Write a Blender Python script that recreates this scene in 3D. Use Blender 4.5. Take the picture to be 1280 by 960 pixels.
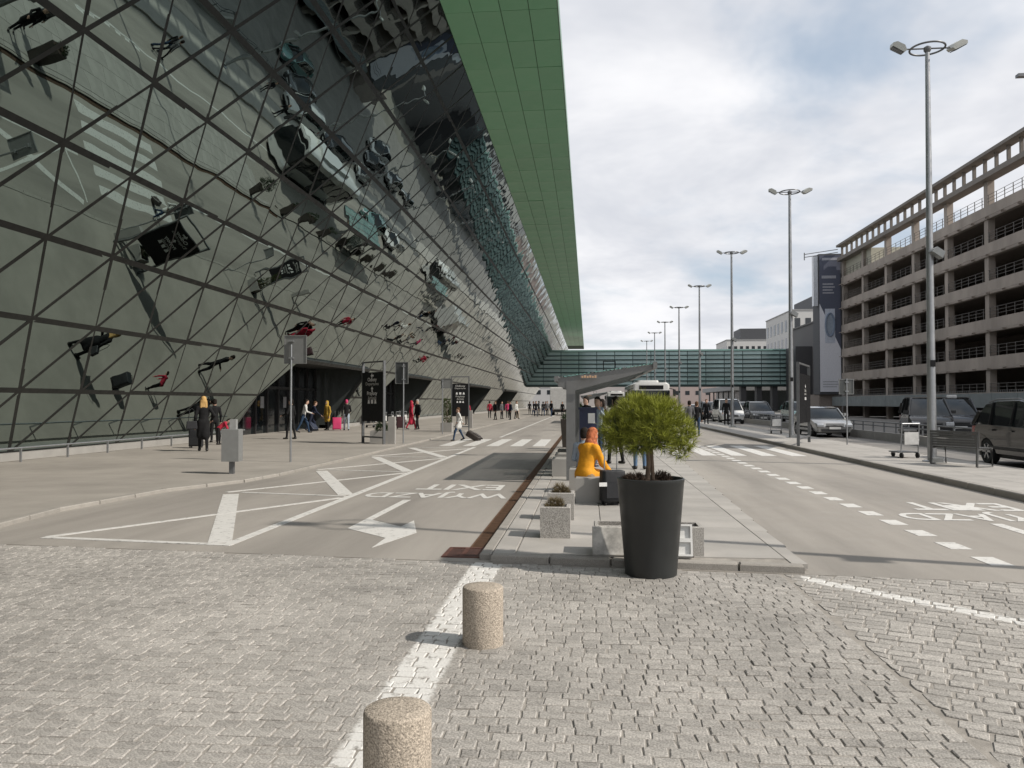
import bpy, math, random
import numpy as np
from mathutils import Vector, Matrix

for _o in list(bpy.data.objects):
    bpy.data.objects.remove(_o, do_unlink=True)
SC = bpy.context.scene
COL = SC.collection
rnd = random.Random(7)
PI = math.pi

# ------------------------------------------------------------------ camera
EYE = 1.65
YAW, PITCH = math.radians(5.427), math.radians(1.312)
cam_d = bpy.data.cameras.new('camera')
cam = bpy.data.objects.new('camera', cam_d)
COL.objects.link(cam)
cam.location = (0, 0, EYE)
cam.rotation_euler = (PI / 2 + PITCH, 0, YAW)
cam_d.sensor_width = 36
cam_d.lens = 28.125
cam_d.clip_start = .05
cam_d.clip_end = 6000
SC.camera = cam

# ------------------------------------------------------------------ sky, sun, exposure
SUN_TO = Vector((.962, -.272, 0)).normalized()          # horizontal direction towards the sun
SUN_EL = math.radians(41)
world = bpy.data.worlds.new('World')
SC.world = world
world.use_nodes = True
wn, wl = world.node_tree.nodes, world.node_tree.links
wn.clear()
w_out = wn.new('ShaderNodeOutputWorld')
w_bg = wn.new('ShaderNodeBackground')
w_bg.inputs['Strength'].default_value = .1
sky = wn.new('ShaderNodeTexSky')
sky.sky_type = 'NISHITA'
sky.sun_disc = False
sky.sun_elevation = SUN_EL
sky.sun_rotation = math.atan2(SUN_TO.x, SUN_TO.y)
sky.air_density = 1.0
sky.dust_density = 1.5
sky.altitude = 100
tc = wn.new('ShaderNodeTexCoord')
sep = wn.new('ShaderNodeSeparateXYZ')
wl.new(tc.outputs['Generated'], sep.inputs[0])


def wmath(op, a, b=None, clamp=False):
    n = wn.new('ShaderNodeMath')
    n.operation = op
    n.use_clamp = clamp
    for i, s in enumerate((a, b)):
        if s is None:
            continue
        if hasattr(s, 'links'):
            wl.new(s, n.inputs[i])
        else:
            n.inputs[i].default_value = s
    return n.outputs[0]


den = wmath('ADD', wmath('MAXIMUM', sep.outputs[2], 0.0), .22)
comb = wn.new('ShaderNodeCombineXYZ')
wl.new(wmath('DIVIDE', sep.outputs[0], den), comb.inputs[0])
wl.new(wmath('DIVIDE', sep.outputs[1], den), comb.inputs[1])


def wnoise(scale, detail, rough, off):
    m = wn.new('ShaderNodeMapping')
    m.inputs['Location'].default_value = off
    wl.new(comb.outputs[0], m.inputs['Vector'])
    n = wn.new('ShaderNodeTexNoise')
    n.inputs['Scale'].default_value = scale
    n.inputs['Detail'].default_value = detail
    n.inputs['Roughness'].default_value = rough
    n.inputs['Distortion'].default_value = .25
    wl.new(m.outputs[0], n.inputs['Vector'])
    return n.outputs['Fac']


def wramp(fac, a, b):
    r = wn.new('ShaderNodeMapRange')
    r.interpolation_type = 'SMOOTHSTEP'
    r.inputs['From Min'].default_value = a
    r.inputs['From Max'].default_value = b
    wl.new(fac, r.inputs['Value'])
    return r.outputs[0]


cover = wramp(wnoise(1.15, 6, .55, (3.1, 1.7, 0)), .33, .52)
shade = wramp(wnoise(1.7, 5, .6, (9.3, 4.2, 2.0)), .30, .70)
cl = wn.new('ShaderNodeMix')
cl.data_type = 'RGBA'
cl.inputs[6].default_value = (6.0, 6.2, 6.7, 1)
cl.inputs[7].default_value = (8.5, 8.5, 8.7, 1)
wl.new(shade, cl.inputs[0])
pale = wn.new('ShaderNodeMix')
pale.data_type = 'RGBA'
pale.inputs[0].default_value = .62
pale.inputs[7].default_value = (5.2, 6.0, 6.9, 1)
wl.new(sky.outputs[0], pale.inputs[6])
mx = wn.new('ShaderNodeMix')
mx.data_type = 'RGBA'
wl.new(cover, mx.inputs[0])
wl.new(pale.outputs[2], mx.inputs[6])
wl.new(cl.outputs[2], mx.inputs[7])
wl.new(mx.outputs[2], w_bg.inputs['Color'])
wl.new(w_bg.outputs[0], w_out.inputs[0])

sun_d = bpy.data.lights.new('sun', 'SUN')
sun_d.energy = 3.5
sun_d.angle = math.radians(.6)
sun_d.color = (1, .93, .84)
sun = bpy.data.objects.new('sun', sun_d)
COL.objects.link(sun)
sdir = Vector((SUN_TO.x * math.cos(SUN_EL), SUN_TO.y * math.cos(SUN_EL), math.sin(SUN_EL)))
sun.rotation_euler = sdir.to_track_quat('Z', 'Y').to_euler()
sun.location = (30, -20, 60)

vs = SC.view_settings
vs.view_transform = 'Standard'
vs.look = 'None'
vs.gamma = 1
vs.use_curve_mapping = False
vs.exposure = .22
SC.render.engine = 'CYCLES'
SC.cycles.max_bounces = 7
SC.cycles.glossy_bounces = 4
SC.cycles.use_denoising = True
SC.cycles.caustics_reflective = False
SC.cycles.caustics_refractive = False

# ------------------------------------------------------------------ pixel helper (gives a direction, the plane z gives the distance)
_FW = Vector((-math.sin(YAW) * math.cos(PITCH), math.cos(YAW) * math.cos(PITCH), math.sin(PITCH)))
_R = Vector((math.cos(YAW), math.sin(YAW), 0))
_U = _R.cross(_FW)


def gp(x, y, z=0.0):
    d = _R * ((x - 640) / 1000) + _U * ((480 - y) / 1000) + _FW
    t = (z - EYE) / d.z
    return Vector((d.x * t, d.y * t, z))


def to_px(p):
    v = Vector(p) - Vector((0, 0, EYE))
    w = max(v.dot(_FW), .05)
    return 640 + 1000 * v.dot(_R) / w, 480 - 1000 * v.dot(_U) / w, v.dot(_FW)


# ------------------------------------------------------------------ mesh helpers
class MB:
    def __init__(s):
        s.v, s.f, s.m = [], [], []

    def add(s, vs_, fs, mi=0):
        o = len(s.v)
        s.v += [tuple(p) for p in vs_]
        s.f += [tuple(i + o for i in q) for q in fs]
        s.m += [mi] * len(fs)
        return s

    def box(s, x0, x1, y0, y1, z0, z1, mi=0):
        v = [(x, y, z) for z in (z0, z1) for y in (y0, y1) for x in (x0, x1)]
        return s.add(v, [(0, 2, 3, 1), (4, 5, 7, 6), (0, 1, 5, 4), (2, 6, 7, 3), (0, 4, 6, 2), (1, 3, 7, 5)], mi)

    def cham(s, x0, x1, y0, y1, z0, z1, c=.01, mi=0):
        """box whose top edges are chamfered"""
        v = [(x0, y0, z0), (x1, y0, z0), (x1, y1, z0), (x0, y1, z0),
             (x0, y0, z1 - c), (x1, y0, z1 - c), (x1, y1, z1 - c), (x0, y1, z1 - c),
             (x0 + c, y0 + c, z1), (x1 - c, y0 + c, z1), (x1 - c, y1 - c, z1), (x0 + c, y1 - c, z1)]
        f = [(8, 9, 10, 11), (3, 2, 1, 0)]
        for a in range(4):
            b = (a + 1) % 4
            f += [(a, b, b + 4, a + 4), (a + 4, b + 4, b + 8, a + 8)]
        return s.add(v, f, mi)

    def beam(s, p, q, w, h, mi=0, up=(0, 0, 1)):
        p, q = Vector(p), Vector(q)
        d = (q - p).normalized()
        up = Vector(up)
        if abs(d.dot(up)) > .98:
            up = Vector((0, 1, 0)) if abs(d.y) < .9 else Vector((1, 0, 0))
        a = d.cross(up).normalized()
        b = a.cross(d)
        v = []
        for c in (p, q):
            for i, j in ((-1, -1), (1, -1), (1, 1), (-1, 1)):
                v.append(c + a * (i * w / 2) + b * (j * h / 2))
        return s.add(v, [(0, 1, 2, 3), (7, 6, 5, 4), (0, 4, 5, 1), (1, 5, 6, 2), (2, 6, 7, 3), (3, 7, 4, 0)], mi)

    def tube(s, pts, r, n=8, mi=0, cap=True, closed=False):
        pts = [Vector(p) for p in pts]
        k = len(pts)
        rs = r if isinstance(r, (list, tuple)) else [r] * k
        vs_ = []
        ref = None
        for i, p in enumerate(pts):
            if closed:
                d = pts[(i + 1) % k] - pts[i - 1]
            else:
                d = pts[min(i + 1, k - 1)] - pts[max(i - 1, 0)]
            d = d.normalized()
            if ref is None:
                ref = Vector((0, 0, 1)) if abs(d.z) < .9 else Vector((1, 0, 0))
            a = (ref - d * ref.dot(d)).normalized()
            ref = a
            b = d.cross(a)
            for j in range(n):
                t = 2 * PI * j / n
                vs_.append(p + a * (math.cos(t) * rs[i]) + b * (math.sin(t) * rs[i]))
        fs = []
        for i in range(k if closed else k - 1):
            i2 = (i + 1) % k
            for j in range(n):
                j2 = (j + 1) % n
                fs.append((i * n + j, i * n + j2, i2 * n + j2, i2 * n + j))
        if cap and not closed:
            fs.append(tuple(range(n))[::-1])
            fs.append(tuple(range((k - 1) * n, k * n)))
        return s.add(vs_, fs, mi)

    def lathe(s, prof, c=(0, 0, 0), n=24, mi=0, axis='z', cap=True):
        vs_, fs = [], []
        for r, z in prof:
            for j in range(n):
                t = 2 * PI * j / n
                x, y = r * math.cos(t), r * math.sin(t)
                q = (x, y, z) if axis == 'z' else ((z, x, y) if axis == 'x' else (x, z, y))
                vs_.append((c[0] + q[0], c[1] + q[1], c[2] + q[2]))
        k = len(prof)
        for i in range(k - 1):
            for j in range(n):
                j2 = (j + 1) % n
                fs.append((i * n + j, i * n + j2, (i + 1) * n + j2, (i + 1) * n + j))
        if cap:
            fs.append(tuple(range(n))[::-1])
            fs.append(tuple(range((k - 1) * n, k * n)))
        return s.add(vs_, fs, mi)

    def prism(s, poly, axis, a, b, mi=0):
        """2-D polygon (u,v) pushed along an axis from a to b"""
        n = len(poly)

        def P(u, v, w):
            return (w, u, v) if axis == 'x' else ((u, w, v) if axis == 'y' else (u, v, w))
        vs_ = [P(u, v, a) for u, v in poly] + [P(u, v, b) for u, v in poly]
        fs = [tuple(range(n))[::-1], tuple(range(n, 2 * n))]
        fs += [(i, (i + 1) % n, (i + 1) % n + n, i + n) for i in range(n)]
        return s.add(vs_, fs, mi)

    def xf(s, M):
        s.v = [tuple(M @ Vector(p)) for p in s.v]
        return s

    def mesh(s, name, mats, smooth=0):
        me = bpy.data.meshes.new(name)
        me.from_pydata(s.v, [], s.f)
        for m_ in (mats if isinstance(mats, (list, tuple)) else [mats]):
            me.materials.append(m_)
        if any(s.m):
            me.polygons.foreach_set('material_index', s.m)
        me.validate()
        fix_normals(me)
        if smooth:
            me.polygons.foreach_set('use_smooth', [True] * len(me.polygons))
            me.set_sharp_from_angle(angle=math.radians(smooth))
        me.update()
        return me

    def build(s, name, mats, parent=None, smooth=0, loc=None, world=False):
        if world and parent is not None:
            o = parent.location
            s.v = [(x - o.x, y - o.y, z - o.z) for x, y, z in s.v]
        return put(name, s.mesh(name, mats, smooth), parent, loc)


def fix_normals(me):
    import bmesh
    bm = bmesh.new()
    bm.from_mesh(me)
    bmesh.ops.recalc_face_normals(bm, faces=bm.faces)
    bm.to_mesh(me)
    bm.free()


def put(name, me, parent=None, loc=None, rot=None):
    o = bpy.data.objects.new(name, me)
    COL.objects.link(o)
    if parent is not None:
        o.parent = parent
    if loc is not None:
        o.location = loc
    if rot is not None:
        o.rotation_euler = rot
    return o


KIDS = {}


def thing(name, label, cat, loc=(0, 0, 0), rz=0, group=None):
    o = put(name, None, None, loc, (0, 0, rz))
    return tag(o, label, cat, group)


def tag(o, label=None, cat=None, group=None, kind=None):
    for k, v in (('label', label), ('category', cat), ('group', group), ('kind', kind)):
        if v:
            o[k] = v
    return o


def dup(root, loc, rz, label=None, group=None):
    def rec(o, par):
        c = o.copy()
        COL.objects.link(c)
        c.parent = par
        for ch in o.children:
            rec(ch, c)
        return c
    r = rec(root, None)
    r.location = loc
    r.rotation_euler = (0, 0, rz)
    return tag(r, label, None, group)


def struct(name, mb, mats, label, cat, smooth=0):
    return tag(mb.build(name, mats, None, smooth), label, cat, None, 'structure')


def text_mesh(txt, mat, width=None, height=None, depth=.0):
    cu = bpy.data.curves.new('lettering', 'FONT')
    cu.body = txt
    cu.align_x = 'CENTER'
    cu.align_y = 'CENTER'
    cu.resolution_u = 3
    cu.extrude = depth
    cu.offset = .018
    t = bpy.data.objects.new('lettering', cu)
    COL.objects.link(t)
    me = bpy.data.meshes.new_from_object(t)
    bpy.data.objects.remove(t)
    co = np.empty(len(me.vertices) * 3)
    me.vertices.foreach_get('co', co)
    co = co.reshape(-1, 3)
    c = (co.max(0) + co.min(0)) / 2
    sz = co.max(0) - co.min(0)
    sx = width / sz[0] if width else height / sz[1]
    sy = height / sz[1] if height else sx
    co[:, 0] = (co[:, 0] - c[0]) * sx
    co[:, 1] = (co[:, 1] - c[1]) * sy
    me.vertices.foreach_set('co', co.ravel())
    me.materials.clear()
    me.materials.append(mat)
    me.update()
    return me


# ------------------------------------------------------------------ materials
MATS = {}


def M(name, col, rough=.6, metal=0., var=.12, scale=6., bump=0., bscale=60., fine=0., fscale=250., spec=.5,
      island=0., coat=0., stain=0., sscale=.6, aniso=None, trans=0.):
    if name in MATS:
        return MATS[name]
    m = bpy.data.materials.new(name)
    m.use_nodes = True
    n, l = m.node_tree.nodes, m.node_tree.links
    b = n['Principled BSDF']
    b.inputs['Roughness'].default_value = rough
    b.inputs['Metallic'].default_value = metal
    b.inputs['Specular IOR Level'].default_value = spec
    if coat:
        b.inputs['Coat Weight'].default_value = coat
        b.inputs['Coat Roughness'].default_value = .04
    t = n.new('ShaderNodeTexCoord')

    def noise(sc, det=4, ro=.55, stretch=None):
        k = n.new('ShaderNodeTexNoise')
        k.inputs['Scale'].default_value = sc
        k.inputs['Detail'].default_value = det
        k.inputs['Roughness'].default_value = ro
        if stretch:
            mp = n.new('ShaderNodeMapping')
            mp.inputs['Scale'].default_value = stretch
            l.new(t.outputs['Object'], mp.inputs['Vector'])
            l.new(mp.outputs[0], k.inputs['Vector'])
        else:
            l.new(t.outputs['Object'], k.inputs['Vector'])
        return k.outputs['Fac']

    def mapr(f, lo, hi, a=.3, c=.7):
        r = n.new('ShaderNodeMapRange')
        r.inputs['From Min'].default_value = a
        r.inputs['From Max'].default_value = c
        r.inputs['To Min'].default_value = lo
        r.inputs['To Max'].default_value = hi
        l.new(f, r.inputs['Value'])
        return r.outputs[0]

    def mul(a, c):
        k = n.new('ShaderNodeMath')
        k.operation = 'MULTIPLY'
        l.new(a, k.inputs[0])
        if hasattr(c, 'links'):
            l.new(c, k.inputs[1])
        else:
            k.inputs[1].default_value = c
        return k.outputs[0]

    f = mapr(noise(scale, stretch=aniso), 1 - var, 1 + var)
    if fine:
        f = mul(f, mapr(noise(fscale, 2, .7), 1 - fine, 1 + fine))
    if stain:
        f = mul(f, mapr(noise(sscale, 5, .62, aniso), 1 - stain, 1 + stain * .35, .36, .6))
    if island:
        g = n.new('ShaderNodeNewGeometry')
        oi = n.new('ShaderNodeObjectInfo')
        ad = n.new('ShaderNodeMath')
        l.new(g.outputs['Random Per Island'], ad.inputs[0])
        l.new(oi.outputs['Random'], ad.inputs[1])
        fr = n.new('ShaderNodeMath')
        fr.operation = 'FRACT'
        l.new(ad.outputs[0], fr.inputs[0])
        f = mul(f, mapr(fr.outputs[0], 1 - island, 1 + island, 0, 1))
    c = n.new('ShaderNodeVectorMath')
    c.operation = 'SCALE'
    c.inputs[0].default_value = col[:3]
    l.new(f, c.inputs['Scale'])
    l.new(c.outputs[0], b.inputs['Base Color'])
    if var and rough > .12:
        l.new(mapr(noise(scale * 2.3), max(rough - .1, .02), min(rough + .12, 1)), b.inputs['Roughness'])
    if bump:
        bp = n.new('ShaderNodeBump')
        bp.inputs['Strength'].default_value = min(bump, 1)
        bp.inputs['Distance'].default_value = .01
        l.new(noise(bscale, 3), bp.inputs['Height'])
        l.new(bp.outputs[0], b.inputs['Normal'])
    if trans:
        b.inputs['Transmission Weight'].default_value = trans
    MATS[name] = m
    return m


def glass(name, col, amp=.004, scale=.55, rough=.008):
    """coated facade glass: a dim mirror with slightly wavy panes"""
    m = bpy.data.materials.new(name)
    m.use_nodes = True
    n, l = m.node_tree.nodes, m.node_tree.links
    b = n['Principled BSDF']
    b.inputs['Metallic'].default_value = 1
    b.inputs['Base Color'].default_value = (*col, 1)
    b.inputs['Roughness'].default_value = rough
    g = n.new('ShaderNodeNewGeometry')
    k = n.new('ShaderNodeTexNoise')
    k.inputs['Scale'].default_value = scale
    k.inputs['Detail'].default_value = 1.5
    l.new(g.outputs['Position'], k.inputs['Vector'])
    bp = n.new('ShaderNodeBump')
    bp.inputs['Strength'].default_value = 1
    bp.inputs['Distance'].default_value = amp
    l.new(k.outputs['Fac'], bp.inputs['Height'])
    l.new(bp.outputs[0], b.inputs['Normal'])
    return m


def worn_paint(name, under, cov=.45):
    """white road paint with worn patches where the surface below shows"""
    m = bpy.data.materials.new(name)
    m.use_nodes = True
    n, l = m.node_tree.nodes, m.node_tree.links
    b = n['Principled BSDF']
    b.inputs['Roughness'].default_value = .65
    t = n.new('ShaderNodeNewGeometry')
    k = n.new('ShaderNodeTexNoise')
    k.inputs['Scale'].default_value = 9
    k.inputs['Detail'].default_value = 8
    k.inputs['Roughness'].default_value = .75
    l.new(t.outputs['Position'], k.inputs['Vector'])
    r = n.new('ShaderNodeMapRange')
    r.inputs['From Min'].default_value = cov - .07
    r.inputs['From Max'].default_value = cov + .07
    l.new(k.outputs['Fac'], r.inputs['Value'])
    x = n.new('ShaderNodeMix')
    x.data_type = 'RGBA'
    x.inputs[6].default_value = (*under, 1)
    x.inputs[7].default_value = (.64, .63, .60, 1)
    l.new(r.outputs[0], x.inputs[0])
    l.new(x.outputs[2], b.inputs['Base Color'])
    return m


ASPH = M('asphalt', (.315, .292, .262), .85, var=.1, scale=.9, bump=.35, bscale=140, fine=.22, fscale=120, stain=.2, sscale=.8, aniso=(1, .1, 1))
ASPH2 = M('asphalt_dark', (.20, .19, .178), .85, var=.1, scale=.9, bump=.3, bscale=120, fine=.18, fscale=160, stain=.15, sscale=.25)
PLAZA = M('plaza_paving', (.345, .32, .285), .8, var=.07, scale=1.1, bump=.2, bscale=90, fine=.12, fscale=120, stain=.16, sscale=.3)
SLAB = M('slab_concrete', (.37, .352, .325), .8, var=.06, scale=2, bump=.15, bscale=90, fine=.1, fscale=200, island=.07, stain=.08, sscale=.8)
GRANITE = M('sett_granite', (.355, .336, .308), .85, var=.14, scale=22, bump=.5, bscale=60, fine=.42, fscale=80, island=.13, stain=.22, sscale=.6)
JOINT = M('joint_sand', (.30, .278, .248), .95, var=.2, scale=12, bump=.4, bscale=120, fine=.2)
KERB = M('kerb_granite', (.315, .295, .265), .8, var=.08, scale=5, bump=.3, bscale=90, fine=.3, fscale=180, island=.08)
CONC = M('bollard_concrete', (.40, .345, .28), .85, var=.06, scale=3, bump=.7, bscale=110, fine=.6, fscale=120)
TROUGH = M('trough_concrete', (.36, .345, .32), .85, var=.06, scale=4, bump=.6, bscale=100, fine=.5, fscale=100)
SMOOTHC = M('smooth_concrete', (.33, .32, .30), .75, var=.08, scale=2.5, bump=.12, bscale=60, fine=.06)
PAINT = worn_paint('road_paint', (.26, .25, .235), .40)


def paint_on_setts(m):
    """the two white lines painted across the setts, worn through to the stone"""
    n, l = m.node_tree.nodes, m.node_tree.links
    b = n['Principled BSDF']
    src = b.inputs['Base Color'].links[0].from_socket
    g = n.new('ShaderNodeNewGeometry')
    sp = n.new('ShaderNodeSeparateXYZ')
    l.new(g.outputs['Position'], sp.inputs[0])

    def mt(op, a, c=None):
        k = n.new('ShaderNodeMath')
        k.operation = op
        for i, s in enumerate((a, c)):
            if s is None:
                continue
            if hasattr(s, 'links'):
                l.new(s, k.inputs[i])
            else:
                k.inputs[i].default_value = s
        return k.outputs[0]
    k = n.new('ShaderNodeTexNoise')
    k.inputs['Scale'].default_value = 11
    k.inputs['Detail'].default_value = 9
    k.inputs['Roughness'].default_value = .72
    l.new(g.outputs['Position'], k.inputs['Vector'])
    nz = mt('MULTIPLY', mt('SUBTRACT', k.outputs['Fac'], .5), .16)
    x, y = sp.outputs[0], sp.outputs[1]
    d1 = mt('ABSOLUTE', mt('ADD', x, 1.03))                               # straight line beside the bollards
    d1 = mt('MAXIMUM', mt('SUBTRACT', d1, .150), mt('SUBTRACT', y, 8.25))
    # oblique line at the right: through (2.0, 7.78) and (3.3, 6.32)
    d2 = mt('ABSOLUTE', mt('ADD', mt('MULTIPLY', mt('SUBTRACT', x, 2.0), .7469), mt('MULTIPLY', mt('SUBTRACT', y, 7.78), .6650)))
    d2 = mt('MAXIMUM', mt('SUBTRACT', d2, .085), mt('SUBTRACT', 2.0, x))
    d = mt('ADD', mt('MINIMUM', d1, d2), nz)
    r = n.new('ShaderNodeMapRange')
    r.inputs['From Min'].default_value = .012
    r.inputs['From Max'].default_value = -.012
    l.new(d, r.inputs['Value'])
    wear = n.new('ShaderNodeMapRange')
    wear.inputs['From Min'].default_value = .36
    wear.inputs['From Max'].default_value = .47
    l.new(k.outputs['Fac'], wear.inputs['Value'])
    x_ = n.new('ShaderNodeMix')
    x_.data_type = 'RGBA'
    x_.inputs[7].default_value = (.66, .65, .62, 1)
    l.new(mt('MULTIPLY', r.outputs[0], wear.outputs[0]), x_.inputs[0])
    l.new(src, x_.inputs[6])
    l.new(x_.outputs[2], b.inputs['Base Color'])


paint_on_setts(GRANITE)
RUST = M('rusty_steel', (.15, .085, .05), .7, .35, var=.3, scale=7, bump=.3, bscale=80, fine=.25, fscale=90)
DARKHOLE = M('dark_void', (.012, .012, .012), .9, var=0)
STEEL = M('galvanised_steel', (.36, .37, .38), .42, .75, var=.1, scale=5)
STEELD = M('grey_steel', (.16, .165, .17), .45, .5, var=.1, scale=5)
MULL = M('mullion_dark', (.014, .016, .015), .5, .2, var=.1, scale=2)
BLACKP = M('black_panel', (.010, .010, .011), .55, var=.1, spec=.2)
WHITE = M('white_paint', (.72, .72, .70), .5, var=.05)
WSIGN = M('sign_white', (.75, .75, .74), .6, var=0)
DGLASS = M('dark_glass', (.012, .015, .016), .06, var=0, spec=.6)
RUBBER = M('tyre_rubber', (.018, .018, .018), .8, var=.1)
SIGNBACK = M('sign_back', (.23, .235, .23), .5, .3, var=.06)
SKIN = M('skin', (.50, .32, .24), .55, var=.05)


# ================================================================== GROUND, ROADS, PAVING
GRASS = M('dull_ground', (.20, .19, .165), .95, var=.2, scale=.05, stain=.2, sscale=.01)
struct('ground', MB().box(-3000, 3000, -3000, 3000, -.6, -.09), GRASS, 'flat dull grey-brown ground reaching the horizon', 'ground')


def front_y(x):                                    # where the setts stop and the asphalt begins
    return 8.13 - .092 * x


def sheet(pts, z0, z1):
    return MB().prism([(p[0], p[1]) for p in pts], 'z', z0, z1)


road = struct('road', sheet([(-8.2, front_y(-8.2)), (7.2, front_y(7.2)), (7.2, 420), (-8.2, 420)], -.09, 0), ASPH,
              'pale grey asphalt drop-off lanes on both sides of the island', 'road')
service = struct('service_road', sheet([(9.9, -25), (30, -25), (30, 420), (9.9, 420)], -.09, -.005), ASPH2,
                 'darker asphalt road between the far pavement and the parking garage', 'road')
struct('front_lane', sheet([(7.2, -25), (7.2, front_y(7.2)), (9.9, 8), (9.9, -25)], -.09, -.03), ASPH,
       'asphalt strip at the right edge beside the setts', 'road')

plaza_edge = [(-9.5, 9.25), (-7.75, 9.75), (-8.0, 11.4), (-7.8, 14.1), (-7.1, 15.9), (-6.95, 17.4), (-6.92, 23), (-6.92, 420)]
plaza = struct('plaza', sheet([(-40, 9.25)] + plaza_edge + [(-40, 420)], -.09, .05), PLAZA,
               'pale paved forecourt between the leaning glass facade and the road', 'pavement')
# kerb stones along the plaza edge
kst = MB().cham(-.07, .07, -.49, .49, -.12, .062, .012).mesh('kerb_stone', KERB)
run = []
for a, b in zip(plaza_edge[1:], plaza_edge[2:]):
    a, b = Vector((*a, 0)), Vector((*b, 0))
    L = min((b - a).length, 46)
    d = (b - a).normalized()
    k = max(1, round(L))
    for i in range(k):
        put('kerb_stone', kst, plaza, a + d * (L * (i + .5) / k), (0, 0, math.atan2(-d.x, d.y))).scale.y = L / k

# ---- far pavement with the lamp posts
walk = struct('sidewalk', sheet([(7.3, -25), (9.85, -25), (9.85, 420), (7.3, 420)], -.09, .115), SLAB,
              'light paved strip carrying the row of tall lamp posts', 'pavement')
kl = MB().cham(-.06, .06, -.495, .495, -.15, .125, .015).mesh('kerb_stone', KERB)
for i in range(78):
    put('kerb_stone', kl, walk, (7.24, 5.5 + i, 0))
for i in range(60):
    put('kerb_stone', kl, walk, (9.905, 14.5 + i, 0))
sl = MB().cham(-.412, .412, -.49, .49, .0, .008, .003).mesh('slab', SLAB)
for i in range(30):
    for j in range(3):
        put('slab', sl, walk, (7.72 + j * .832, 8.2 + i + (.5 if j == 1 else 0), .115))

# ---- setts in the foreground
def sett_geom(cx, cy, w, d, ang, h, r):
    rot = ang < -.2
    ca, sa = math.cos(ang), math.sin(ang)
    hw, hd = w / 2, d / 2
    b = .0045
    crn = [(-hw, -hd), (hw, -hd), (hw, hd), (-hw, hd)]
    crn = [(x + r.uniform(-.006, .006), y + r.uniform(-.005, .005)) for x, y in crn]
    tx, ty = r.uniform(-.02, .02), r.uniform(-.02, .02)
    out = []
    for s_, z in ((1, -.05), (1, -.0045), (1 - 2 * b / min(w, d), 0)):
        for x, y in crn:
            x2, y2 = x * s_, y * s_
            zz = z + (h + x2 * tx + y2 * ty if z > -.04 else 0)
            X, Y = cx + x2 * ca - y2 * sa, cy + x2 * sa + y2 * ca
            X = max(X, 1.875 + (1 - s_) * .05) if rot else min(X, 1.85)
            Y = min(Y, front_y(X) - .006)
            out.append((X, Y, zz))
    return out


SF = [(8, 9, 10, 11)] + [(a, (a + 1) % 4, (a + 1) % 4 + 4, a + 4) for a in range(4)] + \
     [(a + 4, (a + 1) % 4 + 4, (a + 1) % 4 + 8, a + 8) for a in range(4)]


setts = []
r2 = random.Random(3)
y = 1.3
while y < 9.1:
    d = r2.uniform(.088, .108)
    x = -9.6 + r2.uniform(0, .1)
    while x < 1.84:
        w = r2.uniform(.085, .155)
        if 1.84 - (x + w) < .05:
            w = 1.84 - x
        cx, cy = x + w / 2, y + d / 2 + .025 * math.sin(x * 1.1 + y) + .012 * math.sin(x * 4.3 + 2 * y)
        if cy < front_y(cx) - d * .1 and not (-1.56 < cx < -1.08 and cy > 8.42):
            setts.append((cx, cy, w - .008, d - .008, r2.uniform(-.03, .03)))
        x += w
    y += d
a0 = math.radians(-24)
v_ = -5.0
while v_ < 13:
    d = r2.uniform(.10, .125)
    u_ = -4 + r2.uniform(0, .12)
    while u_ < 10:
        w = r2.uniform(.12, .18)
        uu, vv = u_ + w / 2, v_ + d / 2 + .02 * math.sin(u_ * 2)
        cx, cy = 1.0 + uu * math.cos(a0) - vv * math.sin(a0), uu * math.sin(a0) + vv * math.cos(a0)
        if cx > 1.85 and cx < 7.1 and 1.3 < cy < front_y(cx) + .02:
            setts.append((cx, cy, w - .014, d - .013, a0 + r2.uniform(-.05, .05)))
        u_ += w
    v_ += d
paving = struct('sett_paving', sheet([(-40, -25), (7.2, -25), (7.2, front_y(7.2)), (-8.2, front_y(-8.2)), (-9.5, 9.25), (-40, 9.25)], -.09, -.006), JOINT,
                'small grey granite setts covering the foreground', 'pavement')


def key(s):
    px, py, w = to_px((s[0], s[1], 0))
    inf = -20 < px < 1300 and py < 985 and w > 0
    return -(s[2] * s[3] / (w * w) * EYE / w) if inf else 0


setts.sort(key=key)
rest = MB()
for i, s in enumerate(setts):
    h = max(-.003, min(.006, r2.gauss(.0, .0018)))
    if i < 300:
        mb = MB().add([(x - s[0], y - s[1], z) for x, y, z in sett_geom(s[0], s[1], s[2], s[3], s[4], 0, r2)], SF)
        put('sett', mb.mesh('sett', GRANITE), paving, (s[0], s[1], h))
    else:
        rest.add(sett_geom(s[0], s[1], s[2], s[3], s[4], h, r2), SF)
tag(rest.build('setts', GRANITE, paving), kind='stuff')

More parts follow.
